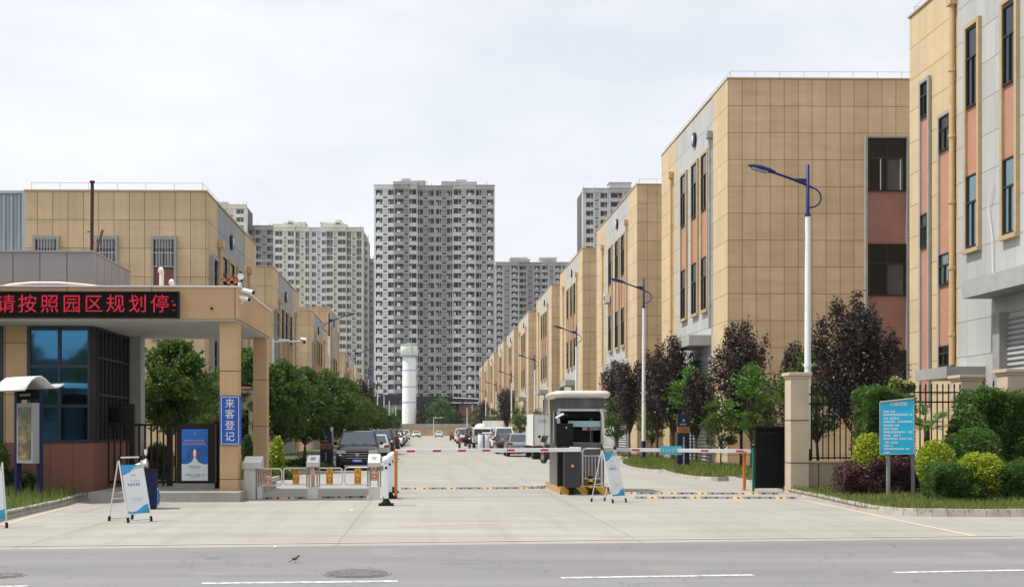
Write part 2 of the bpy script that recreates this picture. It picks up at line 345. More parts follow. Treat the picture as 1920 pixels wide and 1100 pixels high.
vo = nd(t, 'ShaderNodeTexVoronoi'); vo.inputs['Scale'].default_value = 1.1; t.links.new(P, vo.inputs['Vector'])
c_ = mixc(t, mth(t, 'MULTIPLY', mth(t, 'LESS_THAN', vo.outputs['Distance'], .045), .6), c_, (.22,.2,.18))
wob = mth(t, 'MULTIPLY', noise(t, P, 1.5, 4), .05)
jx = mth(t, 'ABSOLUTE', mth(t, 'SUBTRACT', mth(t, 'FRACT', mth(t, 'DIVIDE', mth(t, 'ADD', mth(t, 'ADD', sp.outputs[0], 1.32), wob), 4.6)), .5))
jy = mth(t, 'ABSOLUTE', mth(t, 'SUBTRACT', mth(t, 'FRACT', mth(t, 'DIVIDE', mth(t, 'ADD', sp.outputs[1], wob), 6.)), .5))
jn = mth(t, 'MAXIMUM', mth(t, 'GREATER_THAN', jx, .4975), mth(t, 'GREATER_THAN', jy, .498))
c_ = mixc(t, mth(t, 'MULTIPLY', jn, .5), c_, (.12,.105,.09))
t.links.new(c_, b.inputs['Base Color']); b.inputs['Roughness'].default_value = .8; b.inputs['Specular IOR Level'].default_value = .3
bp = nd(t, 'ShaderNodeBump'); bp.inputs['Distance'].default_value = .004; t.links.new(fine, bp.inputs['Height']); t.links.new(bp.outputs[0], b.inputs['Normal'])
M['paving'] = m
e0, e1 = G(0, 1030), G(1920, 1009); ed = (e1 - e0); 
def edge(x, off=0.): return (x, e0.y + (x - e0.x)*ed.y/ed.x + off)
sheet('concrete_forecourt', [edge(-60), edge(60), (60, 30), (60, 40), (22, 46), (22, 336), (-16, 336), (-16, 60), (-60, 60)], 0., m)
# asphalt
m, t, b = newmat('asphalt'); g = nd(t, 'ShaderNodeNewGeometry'); P = g.outputs['Position']
mp = nd(t, 'ShaderNodeMapping'); mp.inputs['Scale'].default_value = (.1, .9, 1); mp.inputs['Rotation'].default_value = (0,0,R(4)); t.links.new(P, mp.inputs[0])
st = noise(t, mp.outputs[0], 1.2, 6, .6); fine = noise(t, P, 60, 4, .7)
c_ = mixc(t, mapr(t, st, .35, .65), (.20,.197,.20), (.26,.257,.258)); c_ = mixc(t, mapr(t, fine, .35, .75, 0, .6), c_, (.14,.137,.14))
pt_ = noise(t, P, .55, 7, .7); c_ = mixc(t, mapr(t, pt_, .58, .7, 0, .35), c_, (.13,.128,.13)); c_ = mixc(t, mapr(t, pt_, .4, .3, 0, .3), c_, (.33,.32,.31))
vc = nd(t, 'ShaderNodeTexVoronoi'); vc.feature = 'DISTANCE_TO_EDGE'; vc.inputs['Scale'].default_value = .33; dsp = nd(t, 'ShaderNodeVectorMath'); dsp.operation = 'ADD'; nzc = nd(t, 'ShaderNodeTexNoise'); nzc.inputs['Scale'].default_value = 1.4; t.links.new(P, nzc.inputs['Vector']); t.links.new(P, dsp.inputs[0]); t.links.new(nzc.outputs['Color'], dsp.inputs[1]); t.links.new(dsp.outputs[0], vc.inputs['Vector'])
c_ = mixc(t, mth(t, 'MULTIPLY', mth(t, 'LESS_THAN', vc.outputs['Distance'], .0035), .3), c_, (.06,.06,.06))
t.links.new(c_, b.inputs['Base Color']); b.inputs['Roughness'].default_value = .85; b.inputs['Specular IOR Level'].default_value = .3
bp = nd(t, 'ShaderNodeBump'); bp.inputs['Distance'].default_value = .006; t.links.new(fine, bp.inputs['Height']); t.links.new(bp.outputs[0], b.inputs['Normal'])
sheet('asphalt_road', [edge(-80), (-80, -22), (80, -30), edge(80)], .004, m)
def worn(name, c, under, amt=.5):
    m, t, b = newmat(name); g = nd(t, 'ShaderNodeNewGeometry'); f = mapr(t, noise(t, g.outputs['Position'], 9, 8, .75), .42, .62, 0, 1)
    f = mth(t, 'ADD', mth(t, 'MULTIPLY', f, 1-amt), amt*.9); t.links.new(mixc(t, f, col(c), col(under)), b.inputs['Base Color']); b.inputs['Roughness'].default_value = .8; return m
WL = worn('worn_white_line', (.75,.75,.74), (.25,.25,.25), .1); YL = worn('worn_yellow_line', (.55,.38,.15), (.46,.43,.37), .68)
def stripe(name, pts, wd, z, m):
    mb = MB()
    for a, c in zip(pts, pts[1:]):
        a, c = Vector((a[0], a[1], z)), Vector((c[0], c[1], z)); d = (c-a).normalized(); n = Vector((-d.y, d.x, 0))*wd/2
        mb.quad(a-n, c-n, c+n, a+n)
    o = mb.build(name, m); o['kind'] = 'structure'; return o
for (a, c) in (((378,1094),(746,1089.5)),((1052,1083.5),(1412,1078)),((1676,1073.5),(1940,1068.5)),((-40,1101),(52,1098.5))):
    stripe('lane_marking', [G(*a), G(*c)], .12, .008, WL)
stripe('yellow_edge_line', [G(0,1024), G(500,1019), G(1100,1012.5), G(1900,1004)], .07, .008, YL)
stripe('yellow_edge_line', [G(0,985), G(60,968), G(120,952), G(170,945)], .12, .004, YL)
stripe('yellow_edge_line', [G(1500,937), G(1580,952), G(1680,974), G(1825,1004)], .12, .004, YL)
stripe('yellow_edge_line', [G(760,986), G(830,983), G(960,980)], .12, .004, YL)
# kerbs ----------------------------------------------------------
M['kerb'] = pmat('kerb_stone', (.40,.37,.33), .85, var=.22, scale=3, bump=.3, detail=8)
def kerb(name, pts, wd=.14, h=.15, block=.7, inner=1):
    """separate kerb stones laid along a line; the given line is the outer foot"""
    mb = MB(); P_ = [Vector((p[0], p[1], 0)) for p in pts]; run = 0
    for a, c in zip(P_, P_[1:]):
        d = c - a; Ls = d.length; n = max(1, round(Ls/block)); dn = d/Ls; nn = Vector((-dn.y, dn.x, 0))*inner
        for i in range(n):
            q0 = a + d*(i/n) + dn*.006; q1 = a + d*((i+1)/n) - dn*.006; hh = h + random.uniform(-.006,.006); j = random.uniform(0,.008)
            c8 = [q0+nn*j, q1+nn*j, q1+nn*(wd+j), q0+nn*(wd+j)]; t8 = [q0+nn*(j+.02), q1+nn*(j+.02), q1+nn*(wd+j), q0+nn*(wd+j)]
            mb.add([(v.x,v.y,-.02) for v in c8] + [(v.x,v.y,hh) for v in t8], [(3,2,1,0),(4,5,6,7),(0,1,5,4),(1,2,6,5),(2,3,7,6),(3,0,4,7)])
    o = mb.build(name, M['kerb']); o['kind'] = 'structure'; return o
def smooth(pts, n=4):
    P_ = [Vector((p[0], p[1])) for p in pts]; o = []
    for i in range(len(P_)-1):
        p0, p1, p2, p3 = P_[max(i-1,0)], P_[i], P_[i+1], P_[min(i+2, len(P_)-1)]
        for k in range(n):
            t = k/n; o.append(.5*((2*p1) + (p2-p0)*t + (2*p0-5*p1+4*p2-p3)*t*t + (3*p1-p0-3*p2+p3)*t**3))
    return o + [P_[-1]]
def inpoly(x, y, poly):
    c = False; j = len(poly)-1
    for i in range(len(poly)):
        a, b2 = poly[i], poly[j]
        if (a[1] > y) != (b2[1] > y) and x < (b2[0]-a[0])*(y-a[1])/(b2[1]-a[1]) + a[0]: c = not c
        j = i
    return c
def grass(name, poly, n, h=(.08,.22), z=.1, label='', m=None, wd=.006, avoid=()):
    mb = MB(); xs = [p[0] for p in poly]; ys = [p[1] for p in poly]; k = 0; tries = 0
    while k < n and tries < n*8:
        tries += 1; x, y = random.uniform(min(xs), max(xs)), random.uniform(min(ys), max(ys))
        if not inpoly(x, y, poly) or any(x0 < x < x1 and y0 < y < y1 for x0, x1, y0, y1 in avoid): continue
        k += 1; cl = .5 + .5*math.sin(x*1.9+y*2.3)*math.sin(x*.8-y*3.1); hh = random.uniform(*h)*(.6+.7*cl); a = random.uniform(0, 6.28); lean = random.uniform(.05,.6)*hh; w_ = random.uniform(.7,1.5)*wd
        dx, dy = math.cos(a)*w_, math.sin(a)*w_; lx, ly = random.uniform(-lean,lean), random.uniform(-lean,lean)
        mb.add([(x-dx,y-dy,z),(x+dx,y+dy,z),(x+lx*.4+dx*.7,y+ly*.4+dy*.7,z+hh*.6),(x+lx*.4-dx*.7,y+ly*.4-dy*.7,z+hh*.6),(x+lx,y+ly,z+hh)], [(0,1,2,3),(3,2,4)])
    o = mb.build(name, m or M['grass'], fix=False); tag(o, label, 'grass', kind='stuff'); return o
# right front bed
rk = [G(1415,911), G(1452,917), G(1487,928), G(1530,937), G(1589,951.5), G(1644,962.5), G(1720,967.5), G(1810,968.5), G(1925,968.5)]
rk = smooth(rk, 3); rkx = [(p.x, p.y) for p in rk] + [(14, rk[-1].y), (16, rk[-1].y)]
kerb('kerb', [(G(1415,911).x+.15, 37.9)] + rkx)
bedR = rkx + [(16, 36), (G(1415,911).x+.2, 36)]
sheet('planting_bed', [(p[0], p[1]+.08) for p in rkx] + [(25, rkx[-1][1]), (25, 38), (G(1415,911).x+.3, 38)], .1, M['soil'])
# left front bed
lk = smooth([G(166,934), G(150,938), G(120,948), G(60,962), G(0,977), G(-60,994)], 3); lkx = [(p.x, p.y) for p in lk]
kerb('kerb', lkx, inner=-1)
bedL = [(p[0], p[1]+.08) for p in lkx] + [(-20, lkx[-1][1]), (-20, 28.4), (-8.6, 28.4), (lkx[0][0]+.0, 27.2)]
sheet('planting_bed', bedL, .1, M['soil'])
# street beds on the right
k1 = smooth([(9.9, 41.2), G(1380,898), G(1334,901.5), G(1290,898), G(1255,891), G(1243,887), G(1262,880.5)], 3)
k1 = smooth([(13.2, G(1417,896).y+.4), G(1417,897), G(1370,901), G(1334,901.5), G(1290,898), G(1255,891), G(1236,884)], 3)
kerb('kerb', k1, inner=-1, h=.14)
k2 = smooth([G(1252,887), G(1225,886), G(1195,883), G(1172,877), G(1166,872), G(1172,868), G(1183,862)], 3)
kerb('kerb', k2, inner=-1, h=.14)
k3 = [G(1183,862), (k2[-1].x, 75), (9.2, 120), (9.2, 330)]
kerb('kerb', k3, inner=-1, h=.14, block=3)
bedS = [(p[0]+.06, p[1]+.06) for p in k1] + [(p[0]+.06, p[1]+.06) for p in k2[1:]] + [(p[0]+.1, p[1]) for p in k3[1:]] + [(13.4, 330), (13.4, k1[0].y)]
sheet('planting_bed', bedS, .1, M['soil'])
# left street verge
k4 = [G(480,914), G(520,901), G(575,886), (-4.75, 47), (-4.7, 60), (-4.9, 100), (-6.5, 220), (-7, 330)]
kerb('kerb', k4, inner=1, h=.14, block=1.5)
bedV = [(p[0]-.08, p[1]) for p in k4] + [(-12, 330), (-9.5, 48), (-9.0, 33.5), (-4.6, 33.5)]
bedV = [(k4[0][0]-.08, k4[0][1])] + [(p[0]-.08, p[1]) for p in k4[1:]] + [(-12, 330), (-9.6, 45), (-9.6, 34), (k4[0][0]-.3, 33.5)]
sheet('planting_bed', bedV, .1, M['soil'])
grass('grass', bedR, 45000, (.05,.16), .1, 'rough green grass growing behind the curved kerb under the cyan notice sign')
grass('grass', bedL, 15000, (.08,.36), .1, 'long dry-tipped grass growing at the foot of the blue-posted display case')
grass('grass', [(p[0],p[1]) for p in bedS if p[1] < 90] + [(13.4,90)], 26000, (.08,.24), .1, 'bright green grass strip under the plum trees on the right kerb', wd=.012)
grass('grass', [p for p in bedV if p[1] < 90], 6000, (.08,.22), .1, 'short grass verge below the green trees along the left of the street', wd=.018)
# manholes
for px, py, r, lab in ((670,1075,.36,'round cast-iron manhole cover in the asphalt in the foreground below the little bird'), (8,1079,.2,'small round manhole cover at the left edge of the asphalt')):
    p = G(px, py); root = empty('manhole_cover', lab, 'manhole cover', (p.x, p.y, 0))
    MB().disc((p.x,p.y,.009), (0,0,1), r, .012, 28).build('cover', pmat('cast_iron', (.13,.12,.11), .8, .0, var=.5, scale=25, bump=.8), root)
    mb = MB()
    for k in range(28):
        a, c = 2*math.pi*k/28, 2*math.pi*(k+1)/28; ri, ro = r+.005, r+.05
        mb.add([(p.x+q*math.cos(w_), p.y+q*math.sin(w_), .0095) for w_ in (a,c) for q in (ri,ro)], [(0,1,3,2)])
    mb.build('rim', pmat('manhole_rim', (.2,.19,.18), .85, var=.4, scale=15), root)

# ================================================================ FACTORY BUILDINGS
UX, UY = Vector((1,0,0)), Vector((0,1,0))
def window(root, fr, u0, u1, z0, z1, n, kind='two', gm=None, fm=None, bars=False):
    """frame in front of glass; n = how far out of the wall the glass sits"""
    fm = fm or M['winframe']; gm = gm or M['glass_dark']; w_ = .05; mb = MB()
    mb.fbox(fr,u0,u1,z0,z0+w_,n,n+.07).fbox(fr,u0,u1,z1-w_,z1,n,n+.07).fbox(fr,u0,u0+w_,z0+w_,z1-w_,n,n+.068).fbox(fr,u1-w_,u1,z0+w_,z1-w_,n,n+.068)
    zt = z0 + (z1-z0)*.62
    mb.fbox(fr,u0+w_,u1-w_,zt-.03,zt+.03,n,n+.066); mb.fbox(fr,(u0+u1)/2-.025,(u0+u1)/2+.025,z0+w_,zt-.03,n,n+.064)
    if kind == 'four': mb.fbox(fr,(u0+u1)/2-.025,(u0+u1)/2+.025,zt+.03,z1-w_,n,n+.064)
    wn = mb.build('window', fm, root)
    MB().fbox(fr,u0+w_*.5,u1-w_*.5,z0+w_*.5,z1-w_*.5,n-.01,n+.02).build('pane', gm, wn)
    if kind == 'four':
        um = (u0+u1)/2; MB().fbox(fr,um+.03,um+(u1-u0)*.42,z0+w_,zt-.03,n+.021,n+.03).build('curtain', pmat('dim_curtain', (.09,.085,.075), .9, var=.2, scale=9, stretch=(3,3,.2)), wn)
        if z0 > 12: MB().fbox(fr,um-.3,um-.26,z0+w_,zt-.03,n+.021,n+.05).fbox(fr,um+(u1-u0)*.34,um+(u1-u0)*.36,z0+w_,zt-.03,n+.031,n+.06).build('sash_edge', M['whiteframe'], wn)
    if bars:
        mb = MB(); k = int((u1-u0)/.12)
        for i in range(1, k): uu = u0+(u1-u0)*i/k; mb.fbox(fr,uu-.009,uu+.009,z0,z1,n+.09,n+.11)
        for zz in (z0+.03, (z0+z1)/2, z1-.03): mb.fbox(fr,u0,u1,zz-.014,zz+.014,n+.078,n+.089)
        mb.build('security_bars', M['whiteframe'], wn)
    return wn
def strip(root, fr, u0, u1, z0, z1, segs, fm, gm=None, sill=True, proud=.2, wd=.13, pan=None, bars=False, kind='two'):
    """tall window surround with windows and coloured panels between; segs: (z0, z1, 'w'|'p')"""
    mb = MB(); mb.fbox(fr,u0-wd,u0,z0-.0,z1,0,proud).fbox(fr,u1,u1+wd,z0-.0,z1,0,proud).fbox(fr,u0-wd,u1+wd,z1,z1+wd,0,proud)
    if sill: mb.fbox(fr,u0-wd,u1+wd,z0-wd,z0,0,proud+.04)
    mb.build('window_surround', fm, root)
    for a, c, k in segs:
        if k == 'p': MB().fbox(fr,u0,u1,a,c,0,.03).build('infill_panel', pan or M['salmon'], root)
        else: window(root, fr, u0, u1, a, c, .03, kind=kind, gm=gm if k == 'w' else M['glass_pale'], bars=bars)
def pipe_on(root, fr, u, z0, z1, m, r=.07):
    o, uu, n = fr; p = o + uu*u + n*.12
    mb = MB().tube([(p.x,p.y,z0),(p.x,p.y,z1)], r, 8); z = z0+1
    while z < z1: mb.tube([(p.x,p.y,z),(p.x,p.y,z+.12)], r*1.25, 8); z += 2.3
    mb.fbox(fr,u-.16,u+.16,z1-.05,z1+.28,.02,.26); mb.build('downpipe', m, root)
def roof_wire(root, pts, z, m=None):
    mb = MB(); h = .33
    for a, c in zip(pts, pts[1:]):
        a, c = Vector((a[0],a[1],0)), Vector((c[0],c[1],0)); n = max(2, round((c-a).length/1.15))
        for i in range(n+1): q = a+(c-a)*i/n; mb.tube([(q.x,q.y,z),(q.x,q.y,z+h)], .012, 4)
        mb.tube([(a.x,a.y,z+h),(c.x,c.y,z+h)], .013, 4)
    mb.build('lightning_wire', m or pmat('grey_wire', (.5,.52,.55), .6, var=0), root)
def logo(root, fr, u, z, r):
    o, uu, n = fr; p = o + uu*u
    mb = MB(); mb.disc(p + Vector((0,0,z)) + n*.05, n, r, .08, 24); lg = mb.build('round_emblem', M['navy'], root)
    mb = MB().fbox(fr,u-r*.55,u+r*.55,z-r*.08,z+r*.12,.12,.135).fbox(fr,u-r*.12,u+r*.12,z-r*.55,z+r*.55,.117,.132).disc(p+Vector((0,0,z+r*.3))+n*.12, n, r*.3, .035, 12)
    mb.build('emblem_mark', M['white'], lg)
def ac_unit(root, fr, u, z):
    mb = MB().fbox(fr,u-.42,u+.42,z,z+.62,.15,.5); a = mb.build('air_conditioner', M['white'], root)
    o, uu, n = fr; MB().disc(o+uu*(u-.1)+Vector((0,0,z+.31))+n*.51, n, .23, .02, 16).build('fan_grille', M['black'], a)
    MB().fbox(fr,u-.4,u+.4,z-.06,z-.01,0,.48).build('bracket', M['greypipe'], a)
def block(side, x0, D0, Ln, H, depth, label, name='factory_building', detail=2, mats=('tan_r','tan_side','grey_side'), zs=None, front_win=None, group=None, acs=(), low=False):
    """one three-storey block. side=+1: stands right of the street, facade plane x = x0, runs from D0 to D0+Ln"""
    root = empty(name, label, 'building', (x0 + side*depth/2, D0 + Ln/2, 0), group=group)
    x1 = x0 + side*depth; xa, xb = min(x0,x1), max(x0,x1)
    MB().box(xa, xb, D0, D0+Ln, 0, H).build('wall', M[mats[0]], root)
    fr = (Vector((x0, D0, 0)), UY, Vector((-side,0,0))); k = Ln/14.1
    # street face cladding, proud of the block
    g0, g1 = 2.6*k, 10.3*k; zt = zs['gz'] if zs and 'gz' in zs else 0.
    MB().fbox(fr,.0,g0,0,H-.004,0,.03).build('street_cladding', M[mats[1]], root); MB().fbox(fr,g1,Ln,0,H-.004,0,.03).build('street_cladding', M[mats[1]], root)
    MB().fbox(fr,g0,g1,0,H-.05,0,.022).build('grey_cladding', M[mats[2]], root)
    fr = (Vector((x0 - side*.03, D0, 0)), UY, Vector((-side,0,0)))
    MB().box(xa-.06, xb+.06, D0-.04, D0+Ln+.06, H, H+.07).build('parapet_coping', M['tanframe'], root)
    zb, za, zc, zd = (7.5, 15.0, 12.35, 10.05) if not low else (3.6, 9.6, 7.6, 5.6)
    for i, (a, c) in enumerate(((3.4,4.5),(5.4,6.5),(7.8,8.9))):
        strip(root, fr, a*k, c*k, zb, za, ((zb,zd,'w'),(zd,zc,'p'),(zc,za,'w')), M['tanframe'], proud=.11)
    pipe_on(root, fr, 2.75*k, zb-1, H-1.9, M['greypipe'] if detail > 2 else M['pipe']); pipe_on(root, fr, 11.1*k, .3, H-1.9, M['pipe'])
    logo(root, fr, 6.1*k, H-1.15, .36)
    if not low:
        MB().fbox(fr,2.9*k,6.6*k,5.72,6.2,0,1.05).build('canopy', M['concrete_slab'], root)
        MB().fbox(fr,3.1*k,6.5*k,.15,5.0,0,.03).fbox(fr,2.8*k,3.1*k,0,5.2,0,.12).fbox(fr,6.5*k,6.8*k,0,5.2,0,.12).build('roller_shutter', M['shutter'], root)
    else:
        MB().fbox(fr,4*k,8*k,3.0,3.3,0,1.0).build('canopy', M['concrete_slab'], root)
        strip(root, fr, .8*k, 1.9*k, zb, za-.5, ((zb,zd,'w'),(zd,zc,'p'),(zc,za-.5,'w')), M['greyframe'])
    for (u, z) in acs: ac_unit(root, fr, u, z)
    roof_wire(root, [(x0+side*.15, D0+Ln-.2), (x0+side*.15, D0+.15), (x0+side*(depth-.2), D0+.15)], H+.07)
    return root, fr
RD = [(49.9,14.1),(71.5,17.2),(96.7,16.5),(120.8,16.8),(148.5,16.5),(173.5,15.5),(197,16),(226,16),(250,15),(275,14)]
gR = 'tan factory blocks along the right of the street'
for i, (D, Ln) in enumerate(RD):
    lab = ('tan factory block with tall dark windows on its front wall, behind the nearest lamp' if i == 0 else
           f'tan factory block, {ORD[i+1]} back along the right side of the street' if i < 9 else 'farthest tan factory block at the end of the right side of the street')
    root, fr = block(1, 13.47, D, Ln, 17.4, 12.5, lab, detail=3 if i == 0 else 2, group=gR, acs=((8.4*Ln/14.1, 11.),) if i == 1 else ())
    if i == 0:   # window column on the end wall facing the camera
        ff = (Vector((0, D, 0)), UX, Vector((0,-1,0))); s_ = lambda px: AX(px, D)
        z = lambda py: AZ(py, D)
        strip(root, ff, s_(1625), s_(1698), .3, z(256), ((z(356),z(256),'w'),(z(455),z(356),'p'),(z(553),z(455),'w'),(z(655),z(553),'p'),(z(750),z(655),'w'),(.3,z(750),'p')),
              M['greyframe'], sill=False, kind='four', proud=.14, wd=.1, pan=pmat('dull_red_panel', (.35,.165,.13), .8, var=.12, scale=1.2))
# nearest right building, set back from the street
X1 = 18.4; D0, D1 = 22.0, YX(1705.5, X1)
root = empty('factory_building', 'large tan and grey factory block at the right edge behind the clipped hedges', 'building', (X1+6, 33, 0), group=gR)
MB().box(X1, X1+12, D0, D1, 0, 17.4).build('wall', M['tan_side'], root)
fr = (Vector((X1, 0, 0)), UY, Vector((-1,0,0))); yx = lambda px: YX(px, X1)
def zx(py, px): return AZ(py, 1) if False else CH + (HY-py)/F*(Vector((X1, yx(px), 0)).dot(FW))
MB().fbox(fr, D0, yx(1798), 0, 17.38, 0, .03).build('grey_cladding', M['grey_side'], root)
MB().box(X1-.06, X1+12, D0-.1, D1+.06, 17.4, 17.47).build('parapet_coping', M['tanframe'], root)
pipe_on(root, fr, yx(1791), zx(683,1791), zx(8,1791), M['pipe'], .1)
fr2 = (Vector((X1-.03, 0, 0)), UY, Vector((-1,0,0)))
def nstrip(pa, pb, top, bot, segs, fm, gm=None, **kw):
    pc = (pa+pb)/2; u0, u1 = yx(pb+5), yx(pa)
    strip(root, fr2, u0, u1, zx(bot,pc), zx(top,pc), [(zx(b_,pc), zx(a_,pc), k_) for a_, b_, k_ in segs], fm, gm, **kw)
GR = dict(sill=False, wd=.13, proud=.09)
nstrip(1731,1739,156,760,((156,221,'w'),(221,402,'p'),(402,465,'g'),(465,760,'p')), M['greyframe'], **GR)
nstrip(1766,1781,218,700,((218,283,'w'),(283,476,'p'),(476,535,'g'),(535,648,'p'),(648,686,'w')), M['greyframe'], **GR)
nstrip(1818,1834,50,466,((52,200,'w'),(200,328,'p'),(328,463,'g')), M['tanframe'], wd=.14, proud=.13)
nstrip(1887,1905,4,440,((10,158,'w'),(158,296,'p'),(296,438,'g')), M['tanframe'], wd=.14, proud=.13)
nstrip(1966,1988,-60,415,((-60,112,'w'),(112,262,'p'),(262,410,'g')), M['tanframe'], wd=.14, proud=.13)
u0, u1 = yx(1846), yx(1800)
MB().fbox(fr2, yx(1850), yx(1786), zx(711,1820), zx(690,1820), 0, 1.3).build('canopy', M['concrete_slab'], root)
MB().fbox(fr2, D0+.2, yx(1862), 5.96, 6.52, 0, 1.0).build('canopy', M['concrete_slab'], root)
MB().fbox(fr2, D0+.5, yx(1893), 0, zx(592,1900), 0, .04).build('roller_shutter', M['shutter'], root)
MB().fbox(fr2, yx(1893), yx(1880), 0, zx(585,1890), 0, .3).build('door_jamb', M['greyframe'], root)
o, cpts = X1-.1, [(X1-.1, yx(1868), zx(340,1868)), (X1-.14, yx(1860), zx(390,1860)), (X1-.1, yx(1866), zx(440,1866)), (X1-.1, yx(1867), zx(515,1867))]
MB().tube(cpts, .018, 5).build('loose_cable', M['white'], root)
roof_wire(root, [(X1+.15, D0), (X1+.15, D1-.1), (X1+11, D1-.1)], 17.47)
# left row -------------------------------------------------------
LD = [(-9.4,47.7,13.8,11.8),(-9.6,69.5,14.5,11.8),(-9.85,95,14,11.8),(-10.4,118,15,14.6),(-11.0,147,15,11.8),(-11.6,172,15,11.8),(-12.2,197,15,11.8),(-12.8,222,15,11.8),(-13.4,248,15,11.8)]
gL = 'tan factory blocks along the left of the street'
for i, (x0, D, Ln, H) in enumerate(LD):
    lab = ('low tan factory block with white-barred windows behind the gatehouse' if i == 0 else 'taller tan factory block, fourth back along the left side of the street' if i == 3 else
           f'low tan factory block, {ORD[i+1]} back along the left side of the street' if i < 8 else 'farthest tan factory block at the end of the left side of the street')
    root, fr = block(-1, x0, D, Ln, H, 7.6 if i == 0 else 9, lab, mats=('tan_l','tan_l','grey_l'), low=True, group=gL, acs=((9.5,5.2),(10.8,5.2),(12.,5.2)) if i == 1 else ())
    if i == 0:
        ff = (Vector((0, D, 0)), UX, Vector((0,-1,0))); s_ = lambda px: AX(px, D); z = lambda py: AZ(py, D)
        for pa, pb in ((68,107),(183,217),(289,327)):
            strip(root, ff, s_(pa), s_(pb), z(640), z(449), ((z(503),z(449),'w'),(z(570),z(503),'p'),(z(640),z(570),'w')), M['greyframe'], bars=True, gm=M['curtain'], sill=False, proud=.14, wd=.11,
                  pan=pmat('dull_red_panel_low', (.2,.085,.065), .8, var=.08, scale=1.2))
# corrugated shed at far left
root = empty('metal_shed', 'blue-grey corrugated metal shed at the far left behind the gatehouse roof', 'building', (AX(10,49), 52, 0))
xr = AX(47, 49)
MB().box(xr-14, xr, 49, 62, 0, AZ(366,49)).build('corrugated_wall', M['corrugated'], root)
MB().box(xr-14, xr+.08, 48.9, 62.1, AZ(366,49), AZ(361,49)).box(xr-.12, xr+.08, 48.92, 48.998, 0, AZ(366,49)).build('roof_trim', pmat('pale_trim', (.4,.45,.5), .5), root)

